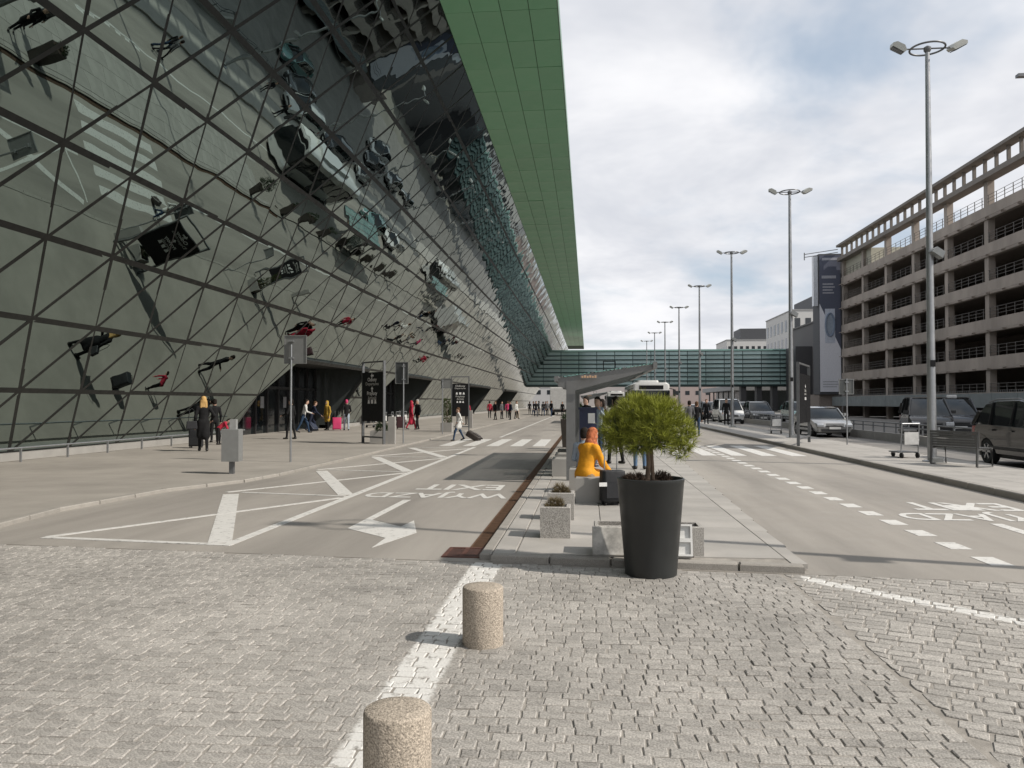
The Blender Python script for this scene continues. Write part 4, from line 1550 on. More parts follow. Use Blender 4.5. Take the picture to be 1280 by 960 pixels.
def car(name, label, cat, kind, loc, rz, paint, group=None, taxi=False):
    K = KINDS[kind]
    t = thing(name, label, cat, loc, rz, group)
    low, top, hw = K['low'], K['top'], K['hw']
    belt = max(p[1] for p in low)
    roof = max(p[1] for p in top)
    bottom = arch(K['wy'][1], K['wr'] + .06) + arch(K['wy'][0], K['wr'] + .06)

    def fwl(z):
        return .93 + .07 * min(1, max(0, (z - .25) / .35)) - .05 * max(0, (z - .8) / .3)

    def fwt(z):
        return .95 - .20 * max(0, (z - belt) / (roof - belt))
    body = shell(low + bottom, hw, fwl, paint, 'body', t)
    cab = shell(top, hw, fwt, WGLASS, 'windows', t, .05)
    # roof skin and pillars in body colour
    ridge = top[1:-1]
    m = MB()
    v = []
    ks = (-1.0, -.9, 0, .9, 1.0)
    for y_, z in ridge:
        for k in ks:
            v.append((k * hw * fwt(z) * .985, y_, z + .014 - .05 * (abs(k) > .95)))
    nk = len(ks)
    f = [(i * nk + c_, i * nk + c_ + 1, (i + 1) * nk + c_ + 1, (i + 1) * nk + c_) for i in range(len(ridge) - 1) for c_ in range(nk - 1)]
    m.add(v, f)
    m.build('roof', paint, t, 60)
    for s_ in (-1, 1):
        def sp(y_, z):
            return (s_ * (hw * fwt(z) * .975 + .006), y_, z)
        pil = MB()
        pil.beam(sp(*top[-1]), sp(*top[-2]), .05, .06)
        pil.beam(sp(*top[0]), sp(*top[1]), .05, .10)
        pil.build('pillar', paint, t)
        bp = MB()
        for yb in ((-.25,) if kind == 'sedan' else (-.2, -1.3)):
            zt_ = roof - .05
            bp.beam(sp(yb, belt), sp(yb - .06, zt_), .02, .10)
        bp.build('door_pillar', TRIM, t)
        MB().box(s_ * (hw + .05) - .09, s_ * (hw + .05) + .09, top[-1][0] - .30, top[-1][0] - .18, belt + .02, belt + .16).build('mirror', TRIM if kind != 'sedan' else paint, t)
        MB().box(s_ * hw * .985 - .01, s_ * hw * .985 + .012, -1.2, .9, .42, .50).build('side_strip', TRIM, t)
        for yh in (-.05, -1.05):
            MB().box(s_ * hw * .97 - .01, s_ * hw * .97 + .03, yh - .18, yh, belt - .16, belt - .12).build('handle', paint, t)
        yn = max(p[0] for p in low)
        h = MB().prism([(yn - .42, .80 if kind != 'sedan' else .70), (yn - .02, .70 if kind != 'sedan' else .60), (yn - .03, .58 if kind != 'sedan' else .50), (yn - .36, .66 if kind != 'sedan' else .58)], 'x', s_ * hw * .56, s_ * hw * .90)
        h.xf(Matrix.Translation((0, .01, .02)))
        h.build('headlight', HEADL, t)
        yr = min(p[0] for p in low)
        MB().box(min(s_ * hw * .62, s_ * hw * .9), max(s_ * hw * .62, s_ * hw * .9), yr - .02, yr + .18, .72, 1.0 if kind != 'sedan' else .9).build('taillight', TAILL, t)
    yn = max(p[0] for p in low)
    gz = .52 if kind == 'sedan' else .58
    gr = MB()
    for k in range(4):
        gr.box(-.40, .40, yn - .04, yn + .012, gz - .02 + k * .045, gz + .008 + k * .045)
    gr.box(-.6, .6, yn - .05, yn + .004, .28, .40)
    gr.build('grille', TRIM, t)
    MB().box(-.26, .26, yn + .012, yn + .026, .40, .51).build('plate', PLATE, t)
    for wy in K['wy']:
        for s_ in (-1, 1):
            r_ = K['wr']
            x = s_ * (hw - .12)
            w = MB().lathe([(r_ * .66, -.105), (r_ * .93, -.11), (r_, -.08), (r_, .08), (r_ * .93, .11), (r_ * .66, .105)], (x, wy, r_), 28, axis='x', cap=False).build('wheel', RUBBER, t, 40)
            rm_ = MB().lathe([(r_ * .67, -.10), (r_ * .66, .09), (r_ * .60, .10), (r_ * .58, .05)], (x, wy, r_), 28, axis='x', cap=False)
            xo = x + s_ * .085
            for k in range(6):
                a_ = 2 * PI * k / 6
                rm_.beam((xo, wy, r_), (xo, wy + math.cos(a_) * r_ * .62, r_ + math.sin(a_) * r_ * .62), .05, .05)
            rm_.lathe([(.05, -.01), (.05, .02)], (xo, wy, r_), 12, axis='x')
            rm_.build('rim', RIM, w, 40)
            MB().lathe([(r_ * .6, -.01), (r_ * .6, .01)], (x - s_ * .02, wy, r_), 20, axis='x').build('brake_disc', TRIM, w)
    if kind == 'suv':
        for s_ in (-1, 1):
            MB().tube([(s_ * .66, -1.7, 1.66), (s_ * .64, -1.3, 1.735), (s_ * .64, -.2, 1.75), (s_ * .66, .15, 1.68)], .02, 8).build('roof_rail', STEELD, t, 40)
    MB().box(-hw * .86, hw * .86, -2.0, 2.0, .2, .34).build('underbody', TRIM, t)
    if taxi:
        MB().cham(-.22, .22, -.1, .1, roof, roof + .13, .03).build('roof_sign', M('taxi_sign', (.6, .6, .58), .4), t)
    return t


def paint(name, col, metal=.3):
    return M('paint_' + name, col, .22, metal if max(col) > .05 else 0, var=0, coat=.5, spec=.5)


BLK, BLK2 = paint('black', (.012, .012, .013)), paint('dark_blue', (.014, .017, .024))
SIL, WHT, GRY, TEA = paint('silver', (.42, .42, .41), .6), paint('white', (.66, .66, .64), 0), paint('grey', (.10, .105, .11)), paint('teal', (.16, .30, .29), .4)
car('parked_car', 'black estate car with roof rails cut off by the right edge', 'car', 'suv', (11.58, 21.3, -.005), PI, BLK)
car('parked_car', 'silver sedan driving towards the camera behind the far totem', 'car', 'sedan', (11.45, 40.8, -.005), PI, SIL)
car('parked_van', 'black minivan parked behind the railing below the garage', 'van', 'van', (16.3, 40.6, -.005), PI - .25, BLK)
car('parked_van', 'dark blue minivan with roof sign behind the black minivan', 'van', 'van', (18.4, 42.6, -.005), PI - .25, BLK2, taxi=True)
car('parked_van', 'white van facing the camera far up the service road', 'van', 'van', (10.95, 64.5, -.005), PI, WHT)
car('parked_car', 'grey hatchback parked right of the white van', 'car', 'suv', (13.6, 66.0, -.005), PI, GRY)
car('parked_car', 'dark car just left behind the white van on the service road', 'car', 'suv', (10.95, 73.5, -.005), PI, BLK2)
car('parked_car', 'pale teal car on the far service lane, seen only in the glass facade', 'car', 'suv', (17.2, 68.0, -.005), PI, TEA)
car('parked_car', 'white car far up the service road behind the dark car', 'car', 'sedan', (10.95, 82.5, -.005), PI, WHT)
for k, (x, yy, p_, lab) in enumerate(((15.5, 92, BLK, 'black'), (15.5, 101, SIL, 'silver'), (15.5, 110, GRY, 'grey'), (18.5, 97, WHT, 'white'))):
    car('parked_car', 'small distant %s car below the footbridge on the right' % lab, 'car', 'suv' if k % 2 else 'sedan', (x, yy, -.005), PI, p_)
car('parked_car', 'teal-green car on the right lane behind the bus, mirrored in the facade', 'car', 'suv', (4.6, 79.5, 0), PI, TEA)
car('parked_car', 'white car on the right lane behind the teal-green car, mirrored in the facade', 'car', 'sedan', (4.4, 87.5, 0), PI, WHT)


# ---- bus
bus = thing('bus', 'white city bus on the right lane half hidden behind the pine', 'bus', (4.2, 60.0, 0), PI)
L, HW, H_ = 6.0, 1.27, 3.0


def bshell(z0, z1, w0, w1, y0, y1, mats, name, par, r=.18):
    m = MB()
    def ringp(hw, ya, yb, z):
        out = []
        for (cx, cy, a0_) in ((hw - r, yb - r, 0), (-hw + r, yb - r, 90), (-hw + r, ya + r, 180), (hw - r, ya + r, 270)):
            for k in range(5):
                a_ = math.radians(a0_ + k * 22.5)
                out.append((cx + r * math.cos(a_), cy + r * math.sin(a_), z))
        return out
    a_, b_ = ringp(w0, y0, y1, z0), ringp(w1, y0, y1, z1)
    n = len(a_)
    m.add(a_ + b_, [tuple(range(n))[::-1], tuple(range(n, 2 * n))] + [(i, (i + 1) % n, (i + 1) % n + n, i + n) for i in range(n)])
    return m.build(name, mats, par, 40)


bshell(.32, 1.15, HW - .02, HW, -L, L, WHT, 'lower_body', bus)
bshell(1.15, 2.45, HW - .01, HW - .03, -L + .01, L - .01, WGLASS, 'window_band', bus)
bshell(2.45, 2.86, HW - .02, HW - .06, -L, L, WHT, 'upper_body', bus)
bshell(2.86, 2.98, HW - .07, HW - .25, -L + .05, L - .05, WHT, 'roof', bus)
bshell(2.98, 3.2, .8, .7, -2, 3.2, WHT, 'roof_pod', bus)
for s_ in (-1, 1):
    for k in range(8):
        MB().box(s_ * (HW - .01) - .015, s_ * (HW - .01) + .015, -L + .5 + k * 1.55, -L + .6 + k * 1.55, 1.15, 2.45).build('window_post', TRIM, bus)
    for wy in (-3.2, 3.3):
        w = MB().lathe([(.30, -.13), (.46, -.14), (.48, -.1), (.48, .1), (.46, .14), (.30, .13)], (s_ * (HW - .16), wy, .48), 26, axis='x').build('wheel', RUBBER, bus, 40)
        MB().lathe([(.29, -.01), (.29, .02)], (s_ * (HW - .03), wy, .48), 20, axis='x').build('rim', RIM, w)
    MB().tube([(s_ * (HW - .1), L - .1, 2.6), (s_ * (HW + .22), L + .22, 2.5)], .025, 6).build('mirror_arm', TRIM, bus)
    MB().box(s_ * (HW + .22) - .09, s_ * (HW + .22) + .09, L + .18, L + .26, 2.05, 2.5).build('mirror', TRIM, bus)
    MB().box(s_ * .9 - .18, s_ * .9 + .18, L - .03, L + .02, .55, .75).build('headlight', HEADL, bus)
MB().box(-HW + .14, HW - .14, L - .02, L + .012, .95, 2.4).build('windscreen', WGLASS, bus)
MB().box(-.8, .8, L - .02, L + .014, 2.52, 2.78).build('destination_display', BLACKP, bus)
MB().box(-HW + .08, HW - .08, -L + .3, L - .3, .16, .34).build('underbody', TRIM, bus)
for y_ in (-4.6, .2, 4.9):
    MB().box(HW - .02, HW + .012, y_ - .6, y_ + .6, .36, 2.4).build('door', DGLASS, bus)
bs2 = dup(bus, (3.75, 112, 0), PI, 'second white bus farther up the right lane')

# ---- white box truck beyond the crowd
tk = thing('box_truck', 'white box truck parked beyond the crowd under the footbridge', 'truck', (-3.6, 104, 0), 0)
MB().cham(-1.15, 1.15, -3.2, 2.0, .75, 3.55, .05).build('box_body', WHT, tk)
MB().cham(-1.05, 1.05, 2.1, 3.9, .45, 2.4, .15).build('cab', WHT, tk)
MB().box(-1.12, 1.12, -3.235, -3.2, .85, 3.4).build('rear_door', M('truck_door', (.6, .6, .59), .5), tk)
MB().box(-.9, .9, -3.15, 3.8, .4, .72).build('chassis', TRIM, tk)
for s_ in (-1, 1):
    for wy in (-2.0, 2.9):
        MB().lathe([(.25, -.12), (.4, -.13), (.42, 0), (.4, .13), (.25, .12)], (s_ * .95, wy, .42), 20, axis='x').build('wheel', RUBBER, tk, 40)
    MB().box(s_ * .95 - .1, s_ * .95 + .1, -3.25, -3.2, .6, .75).build('taillight', TAILL, tk)


# ================================================================== PEOPLE
def surface_nets(F, org, h):
    nx, ny, nz = F.shape
    S = F < 0
    c = [S[i:nx - 1 + i, j:ny - 1 + j, k:nz - 1 + k] for i in (0, 1) for j in (0, 1) for k in (0, 1)]
    sm = sum(x.astype(np.int8) for x in c)
    act = (sm > 0) & (sm < 8)
    idx = -np.ones(act.shape, int)
    cells = np.argwhere(act)
    idx[act] = np.arange(len(cells))
    P = np.zeros((len(cells), 3))
    W = np.zeros(len(cells))
    for ax in range(3):
        o = [a for a in range(3) if a != ax]
        for a in (0, 1):
            for b in (0, 1):
                d0 = np.zeros(3, int)
                d0[o[0]], d0[o[1]] = a, b
                d1 = d0.copy()
                d1[ax] = 1
                q0, q1 = cells + d0, cells + d1
                f0, f1 = F[tuple(q0.T)], F[tuple(q1.T)]
                m = (f0 < 0) != (f1 < 0)
                t = np.where(m, f0 / np.where(m, f0 - f1, 1), 0)
                pt = q0 + 0.
                pt[:, ax] += t
                P[m] += pt[m]
                W[m] += 1
    P /= W[:, None]
    quads = []
    for ax in range(3):
        o = [a for a in range(3) if a != ax]
        sl0 = [slice(None)] * 3
        sl1 = [slice(None)] * 3
        sl0[ax], sl1[ax] = slice(0, -1), slice(1, None)
        e = np.argwhere(S[tuple(sl0)] != S[tuple(sl1)])
        e = e[(e[:, o[0]] > 0) & (e[:, o[1]] > 0) & (e[:, o[0]] < act.shape[o[0]]) & (e[:, o[1]] < act.shape[o[1]])]
        q = []
        for a, b in ((0, 0), (1, 0), (1, 1), (0, 1)):
            d = e.copy()
            d[:, o[0]] -= a
            d[:, o[1]] -= b
            q.append(idx[tuple(d.T)])
        q = np.stack(q, 1)
        fl = S[tuple(e.T)] if ax != 1 else ~S[tuple(e.T)]
        q[~fl] = q[~fl][:, ::-1]
        quads.append(q)
    Q = np.concatenate(quads)
    Q = Q[(Q >= 0).all(1)]
    return P * h + org, Q


def blob_mesh(bones, h, k=.035):
    """bones: (a, b, ra, rb, label, flat) tapered capsules melted into one skin"""
    A = np.array([b[0] for b in bones], float)
    B = np.array([b[1] for b in bones], float)
    R = max(max(b[2], b[3]) for b in bones) + .05
    lo = np.minimum(A, B).min(0) - R
    hi = np.maximum(A, B).max(0) + R
    n = np.ceil((hi - lo) / h).astype(int) + 1
    g = np.stack(np.meshgrid(*[lo[i] + h * np.arange(n[i]) for i in range(3)], indexing='ij'), -1)

    def dist(P, b):
        a_, b_, ra, rb, lab, fl = b
        s = np.array([1, 1 / fl, 1])
        a_, b_ = np.array(a_) * s, np.array(b_) * s
        ab = b_ - a_
        p = P * s - a_
        t = np.clip((p @ ab) / max(ab @ ab, 1e-9), 0, 1)
        return np.linalg.norm(p - t[..., None] * ab, axis=-1) - (ra + t * (rb - ra))
    F = None
    for b in bones:
        d = dist(g, b)
        if F is None:
            F = d
        else:
            hh = np.maximum(k - np.abs(F - d), 0) / k
            F = np.minimum(F, d) - hh * hh * k * .25
    V, Q = surface_nets(F, lo, h)
    C = V[Q].mean(1)
    D = np.stack([dist(C, b) for b in bones])
    lab = np.array([b[4] for b in bones])[D.argmin(0)]
    return V, Q, lab


def V3(*a):
    return np.array(a, float)


def person(label, loc, rz, h=1.72, pose='stand', top=None, legs=None, shoes=None, hair=None, hairlen=.0, coat=0., skirt=None,
           la='down', ra='down', lean=0., scarf=None, res=.022, slim=1., group=None, look=0.):
    s = h / 1.75
    sit = pose == 'sit'
    hipz = .52 if sit else .94
    up = V3(0, math.sin(lean), math.cos(lean))
    pel = V3(0, 0, hipz)
    if pose == 'bend':
        up = V3(0, math.sin(.9), math.cos(.9))

    def T(d, x=0, y_=0):
        return pel + up * d + V3(x, y_, 0)
    chest, neck = T(.40, 0, .01), T(.55, 0, .015)
    hd0, hd1 = T(.655, 0, .03 + look), T(.745, 0, .025 + look)
    B = []
    add = lambda a, b, r0, r1, l, f=1.: B.append((a * s, b * s, r0 * s, r1 * s, l, f))
    w = slim
    add(pel + V3(0, 0, -.02), T(.15), .145 * w, .13 * w, 1, .78)
    add(T(.15), chest, .13 * w, .155 * w, 1, .74)
    add(T(.47, -.13), T(.47, .13), .07, .07, 1, .9)
    add(T(.50), neck, .07, .055, 1)
    add(neck, hd0, .052, .055, 0)
    add(hd0 + up * -.015, hd1, .078, .088, 0, 1.12)
    add(hd0 + V3(0, .085, .015), hd0 + V3(0, .102, -.005), .014, .016, 0)
    for sx in (-1, 1):
        add(hd0 + V3(sx * .082, 0, .03), hd0 + V3(sx * .088, -.012, .0), .014, .012, 0)
    strd = {'walk': (.30, -.26), 'wide': (.16, -.14), 'bend': (.05, -.05)}.get(pose, (.03, -.02))
    for i, sx in enumerate((-1, 1)):
        hip = pel + V3(sx * .09, 0, -.03)
        st = strd[i]
        if sit:
            kn, an = V3(sx * .12, .44, .50), V3(sx * .13, .46, .09)
        else:
            kn = V3(sx * .10, st * .62 + .03, .50 if abs(st) < .2 else .51)
            an = V3(sx * .105, st - (.06 if st < -.2 else 0), .085 if st > -.2 else .15)
        toe = an + V3(sx * .02, .14, -.045 if st > -.2 or sit else -.10)
        add(hip, kn, .088 * w, .062, 2)
        add(kn, an, .060, .045, 2)
        add(an + V3(0, -.03, -.04), toe, .042, .036, 3)
        if coat:
            add(pel + V3(sx * .05, -.01, .0), pel + V3(sx * .06, (.30 if sit else st * .25), -.08 if sit else -coat), .14, .15, 1, .85)
        if skirt:
            add(pel + V3(sx * .04, 0, 0), pel + V3(sx * .06, st * .3, -skirt), .14, .16, 2, .85)
        arm = (la, ra)[i]
        sh = T(.475, sx * .18)
        d = {'down': (V3(sx * .06, -.03, -.30), V3(sx * .07, .06, -.56)),
             'fwd': (V3(sx * .07, .06, -.28), V3(sx * .03, .30, -.36)),
             'back': (V3(sx * .08, -.14, -.26), V3(sx * .12, -.30, -.44)),
             'face': (V3(sx * .10, .08, -.26), V3(-sx * .0, .22, -.02)),
             'lap': (V3(sx * .07, .05, -.28), V3(-sx * .04, .28, -.36)),
             'low': (V3(sx * .05, .12, -.27), V3(sx * .02, .36, -.46)),
             'hip': (V3(sx * .14, -.06, -.25), V3(sx * .07, .10, -.40)),
             'bend': (V3(sx * .04, .10, -.27), V3(sx * .02, .16, -.52))}[arm]
        el, wr = sh + d[0], sh + d[1]
        add(sh, el, .062 * w, .05 * w, 1)
        add(el, wr, .05 * w, .038 * w, 1)
        u = (wr - el) / np.linalg.norm(wr - el)
        add(wr, wr + u * .075, .027, .034, 0, .8)
        person.hands.append(((wr + u * .09) * s, u, sx))
    V, Q, lab = blob_mesh(B, res)
    mats = [SKIN, top, legs, shoes or M('shoe_dark', (.02, .018, .016), .5)]
    t = thing('person', label, 'person', loc, rz, group)
    nv = len(V)
    vs_, fs, ms = [tuple(p) for p in V], [tuple(q) for q in Q], list(lab)
    hm = MB()
    for c_, u, sx in person.hands[-2:]:
        side = np.cross(u, V3(0, 0, 1))
        if np.linalg.norm(side) < .3:
            side = V3(0, 1, 0)
        side /= np.linalg.norm(side)
        inn = np.cross(u, side)
        for q, ln in zip((-1.5, -.5, .5, 1.5), (.062, .078, .082, .07)):
            b = c_ + side * (q * .017 * s)
            hm.tube([b, b + u * ln * .55 * s, b + (u * .95 + inn * .22) * ln * s], [.0095 * s, .009 * s, .007 * s], 5)
        b = c_ - u * .05 * s + side * (.03 * s)
        hm.tube([b, b + (side * .8 + u * .5) * .04 * s, b + (side * .9 + u * 1.3) * .05 * s], [.011 * s, .010 * s, .008 * s], 5)
    person.hands.clear()
    fs += [tuple(i + nv for i in q) for q in hm.f]
    ms += [0] * len(hm.f)
    vs_ += hm.v
    me = bpy.data.meshes.new('body')
    me.from_pydata(vs_, [], fs)
    for m in mats:
        me.materials.append(m)
    me.polygons.foreach_set('material_index', ms)
    me.polygons.foreach_set('use_smooth', [True] * len(me.polygons))
    me.update()
    put('body', me, t)
    # hair or head scarf as a shell over the skull
    hb = [((hd0 + V3(0, -.025, .03)) * s, (hd1 + V3(0, -.012, .022)) * s, .088 * s, .092 * s, 0, 1.1)]
    if hairlen:
        for sx in (-1, 0, 1):
            hb.append(((hd0 + V3(sx * .06, -.05, .02)) * s, (hd0 + V3(sx * .075, -.075, -hairlen)) * s, .055 * s, .045 * s, 0, 1.))
    if scarf:
        hb.append(((neck + V3(0, 0, .02)) * s, (neck + V3(0, .02, -.03)) * s, .10 * s, .13 * s, 0, 1.))
        for sx in (-1, 1):
            hb.append(((hd0 + V3(sx * .05, .02, .02)) * s, (neck + V3(sx * .05, .03, .0)) * s, .05 * s, .06 * s, 0, 1.))
    V, Q, _l = blob_mesh(hb, res * .8, .03)
    me = bpy.data.meshes.new('hair')
    me.from_pydata([tuple(p) for p in V], [], [tuple(q) for q in Q])
    me.materials.append(scarf or hair)
    me.polygons.foreach_set('use_smooth', [True] * len(me.polygons))
    put('head_scarf' if scarf else 'hair', me, t)
    return t


person.hands = []


def cloth(name, col, **k):
    return M('cloth_' + name, col, .85, var=.18, scale=7, bump=.5, bscale=14, spec=.2, **k)


CB, CN, CW = cloth('black', (.014, .014, .015)), cloth('navy', (.02, .025, .045)), cloth('white', (.60, .60, .58))
CR, CK, CY = cloth('red', (.42, .03, .06)), cloth('pink', (.55, .06, .16)), M('cloth_yellow', (.70, .31, .02), .7, var=.16, scale=9, bump=1, bscale=16, spec=.25)
CJ, CJD, CG = cloth('jeans', (.10, .16, .25)), cloth('dark_jeans', (.03, .055, .10)), cloth('grey', (.12, .12, .125))
CLB, CBU, COL_ = cloth('light_blue', (.32, .38, .45)), cloth('burgundy', (.13, .02, .035)), cloth('olive', (.10, .11, .04))
CYM, CTN = cloth('mustard', (.42, .27, .05)), cloth('tan', (.30, .22, .14))
HBL, HBR, HDK, HGR = cloth('blond_hair', (.52, .33, .13)), cloth('brown_hair', (.10, .055, .03)), cloth('dark_hair', (.02, .015, .012)), cloth('grey_hair', (.35, .34, .33))
ORS = M('cloth_orange_scarf', (.40, .13, .06), .85, var=.5, scale=24, bump=.8, bscale=20, spec=.2)


def on(x, y_, z=0.):
    return gp(x, y_, z)


PZ = .05
p_ = on(254, 564, PZ)
person('blond woman in a long black coat seen from behind by the facade', p_, .5, 1.76, 'wide', CB, CB, hair=HBL, hairlen=.16, coat=.42, ra='hip', slim=1.02)
person('child in a red jacket bending beside the blond woman in black', on(273, 556, PZ), -1.2, 1.15, 'bend', CR, CB, hair=HDK, la='bend', ra='bend')
person('person in dark clothes hidden beyond the blond woman in black', on(268, 553, PZ), .7, 1.70, 'stand', CB, CB, hair=HDK, la='fwd')
person('person in black standing behind the slim road sign pole', on(364, 549, PZ), 1.4, 1.72, 'wide', CB, CB, hair=HDK, la='fwd')
person('person in white top pushing luggage at the first entrance', on(379, 541, PZ), -1.2, 1.74, 'walk', CW, CJD, hair=HDK, la='fwd', ra='fwd', lean=.22)
person('person in navy leaning forward behind the one in white at the entrance', on(389, 539, PZ), -1.0, 1.66, 'walk', CN, CN, hair=HBR, la='fwd', ra='low', lean=.3)
person('woman in mustard head scarf and top beside a pink suitcase', on(409, 538, PZ), 2.6, 1.66, 'stand', CYM, CB, hair=HBL, scarf=CYM, coat=.3)
person('person in black jacket, light jeans and pink cap by the entrance', on(433, 538, PZ), .4, 1.72, 'wide', CB, cloth('pale_jeans', (.36, .42, .48)), hair=CK, ra='fwd')
person('small person in red between the mustard woman and the jeans', on(418, 535, PZ), 1.9, 1.35, 'stand', CR, CB, hair=HDK)
person('woman in dark red coat walking right of the large totem', on(514, 537, PZ), -1.1, 1.66, 'walk', CR, CR, hair=HDK, scarf=CR, coat=.5)
person('grey-haired man in black jacket beside the woman in dark red', on(522, 537, PZ), 2.4, 1.74, 'wide', CB, CB, hair=HGR)
person('woman in white top and dark trousers towing a case over the crossing', on(573, 551, 0), 2.0, 1.40, 'walk', CW, CJD, hair=HBR, ra='back', la='hip', coat=.18)
person('person in red behind the smaller totem', on(584, 531, PZ), 2.8, 1.65, 'stand', CR, CB, hair=HDK)
IZ2 = IZ
person('woman in bright yellow jacket and orange head scarf sitting on a concrete cube', (-.06, 12.92, IZ - .03), -.8, 1.56, 'sit', CY, CTN, hair=HBR, scarf=ORS, coat=.12, la='low', ra='low', lean=.24, res=.015, look=.015, slim=1.22)
person('dark-haired man in pale shirt sitting behind the woman in yellow', (-.09, 14.3, IZ - .04), -.4, 1.5, 'sit', CLB, CN, hair=HDK, la='lap', ra='lap', lean=.1)
person('man in light blue shirt standing under the shelter by the notice board', (.27, 22.6, IZ), 2.7, 1.70, 'stand', CLB, CJD, hair=HDK, la='face')
person('woman in black with a handbag standing right of the woman in yellow', (.72, 20.75, IZ), .9, 1.70, 'wide', CB, CB, hair=HDK, hairlen=.12, la='face', ra='down', coat=.2)
person('person in blue jeans half hidden behind the pine', (1.22, 19.1, IZ), .2, 1.74, 'stand', CG, CJ, hair=HBR)
person('person in black standing behind the blue notice board under the shelter', (-.05, 27.0, IZ), 2.2, 1.74, 'wide', CB, CB, hair=HDK, la='fwd', coat=.3)
person('woman in dark grey coat next to the slim planter behind the shelter', (.5, 27.9, IZ), 1.7, 1.66, 'stand', CG, CB, hair=HDK, hairlen=.1, coat=.4)
person('far person in dark trousers on the right lane behind the pine', on(862, 545, 0), .1, 1.7, 'walk', CG, CB, hair=HDK)
person('second far person in dark clothes on the right lane behind the pine', on(871, 545, 0), -.1, 1.66, 'wide', CB, CJD, hair=HBR)
person('person in black standing right of the white van', on(908, 531, .115), PI, 1.75, 'stand', CB, CB, hair=HDK)
person('person in black with luggage standing left of the white van', on(883, 530, .115), PI, 1.72, 'stand', CB, CB, hair=HBR, la='low')
ft = [CB, CN, CB, CLB, CB, CBU, CG, CB, CJ, CB]
far = ['black', 'navy', 'deep black', 'light blue', 'black and grey', 'burgundy', 'dark grey', 'plain black', 'denim', 'all black']
for k in range(10):
    x = [662, 667, 670, 673.5, 679, 682, 684, 689, 694, 703][k]
    person('far person in %s under the footbridge, %s of ten from left' % (far[k], ['first', 'second', 'third', 'fourth', 'fifth', 'sixth', 'seventh', 'eighth', 'ninth', 'tenth'][k]),
           on(x, 517.5 + (k * 7 % 5) * .8, 0 if x > 690 else PZ), k * 1.7, 1.66 + .03 * (k % 4), ('stand', 'wide', 'walk')[k % 3], ft[k], (CB, CJD, CN)[k % 3], hair=(HDK, HBR)[k % 2], group='crowd under the footbridge', res=.03)
for k in range(6):
    person('far person in %s by the third entrance, %s from the left' % (['red', 'black', 'grey', 'pink', 'navy', 'white'][k], ['first', 'second', 'third', 'fourth', 'fifth', 'sixth'][k]),
           on(612 + k * 6.5 + (k * 13 % 4), 522.5 + (k * 5 % 3) * 1.2, PZ), k * 2.1, 1.68, ('stand', 'wide')[k % 2], (CR, CB, CG, CK, CN, CW)[k], CB, hair=(HDK, HBR)[k % 2], group='people by the third entrance', res=.03)


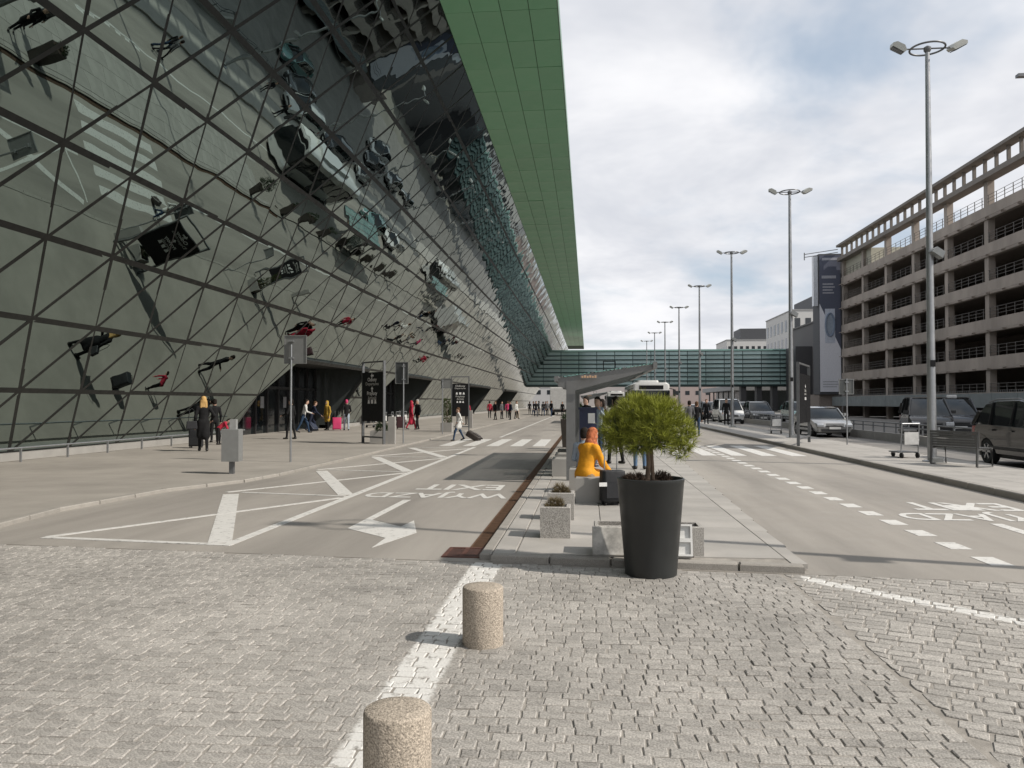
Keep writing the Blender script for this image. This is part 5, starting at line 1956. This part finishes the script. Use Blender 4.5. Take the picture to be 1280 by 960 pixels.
# ================================================================== LUGGAGE AND BAGS
def suitcase(label, loc, rz, mat, w=.42, d=.24, h=.62, tilt=0., handle=True, tagc=False):
    t = thing('suitcase', label, 'suitcase', loc, rz)
    X = Matrix.Rotation(tilt, 4, 'X')
    b = MB()
    c_ = .04
    for a0, a1 in (((-w / 2, w / 2), (-d / 2, d / 2)),):
        b.prism([(-w / 2 + c_, -d / 2), (w / 2 - c_, -d / 2), (w / 2, -d / 2 + c_), (w / 2, d / 2 - c_), (w / 2 - c_, d / 2), (-w / 2 + c_, d / 2), (-w / 2, d / 2 - c_), (-w / 2, -d / 2 + c_)], 'z', .06, .06 + h)
    b.xf(X)
    o = b.build('shell', mat, t, 50)
    bv = o.modifiers.new('round', 'BEVEL')
    bv.width = .015
    bv.segments = 2
    MB().box(-w / 2 + .05, w / 2 - .05, -d / 2 - .025, -d / 2, .12, .06 + h * .6).xf(X).build('pocket', mat, t)
    for sx in (-1, 1):
        MB().lathe([(.03, -.015), (.035, 0), (.03, .015)], (sx * (w / 2 - .05), d / 2 - .05, .035), 12, axis='x').xf(X).build('wheel', RUBBER, t)
        MB().lathe([(.03, -.015), (.035, 0), (.03, .015)], (sx * (w / 2 - .05), -d / 2 + .05, .035), 12, axis='x').xf(X).build('wheel', RUBBER, t)
    g = MB()
    top_ = .06 + h + (.36 if handle else .04)
    g.tube([(-.1, d / 2 - .04, .05 + h), (-.1, d / 2 - .04, top_), (.1, d / 2 - .04, top_), (.1, d / 2 - .04, .05 + h)], .011, 6)
    g.xf(X).build('handle', STEEL if handle else TRIM, t)
    if tagc:
        MB().box(-w / 2 - .07, -w / 2 + .05, -d / 2 - .035, -d / 2 - .028, .30, .36).build('luggage_tag', WSIGN, t)
    return t


CASEB = M('case_black', (.016, .017, .02), .6, var=.15, bump=.3, bscale=80)
CASEP = M('case_pink', (.62, .05, .16), .35, var=.05)
CASEN = M('case_navy', (.03, .04, .07), .5, var=.1)
suitcase('black suitcase with white tag standing before the concrete cube seat', (.37, 12.48, IZ), .25, CASEB, .36, .26, .47, tagc=True)
suitcase('bright pink suitcase at the first entrance', on(421, 538, PZ), .3, CASEP, .5, .3, .68)
suitcase('dark suitcase towed tilted behind the one in white at the entrance', on(394, 539, PZ), 1.2, CASEN, .45, .28, .66, -.7)
suitcase('dark tilted suitcase towed by the woman on the crossing', on(601, 551, .0), 1.35, M('case_brown', (.045, .035, .03), .5), .36, .26, .62, -1.05)
suitcase('dark brown suitcase left of the woman in dark red', on(501, 536, PZ), .1, M('case_wine', (.07, .03, .035), .5), .5, .3, .68)
suitcase('black suitcase at the feet of the blond woman in black', on(245, 560, PZ), .2, CASEB, .45, .3, .62, handle=False)


def bag(label, loc, rz, mat, w=.36, h=.26, d=.14, strap=.3):
    t = thing('handbag', label, 'bag', loc, rz)
    m = MB()
    m.prism([(-w / 2, 0), (w / 2, 0), (w / 2 * .86, h), (-w / 2 * .86, h)], 'y', -d / 2, d / 2)
    o = m.build('pouch', mat, t)
    bv = o.modifiers.new('round', 'BEVEL')
    bv.width = .025
    bv.segments = 3
    MB().tube([(-w * .3, 0, h - .01), (-w * .2, 0, h + strap * .8), (0, 0, h + strap), (w * .2, 0, h + strap * .8), (w * .3, 0, h - .01)], .011, 6).build('strap', mat, t, 40)
    return t


bag('black handbag hanging from the arm of the woman in black', (.93, 20.66, IZ + .66), .5, CASEB, .40, .28)
p_ = on(243, 545, .5)
bag('black shoulder bag of the blond woman by the facade', (-12.86, 25.0, .78), .5, CASEB, .36, .26, .14, .42)
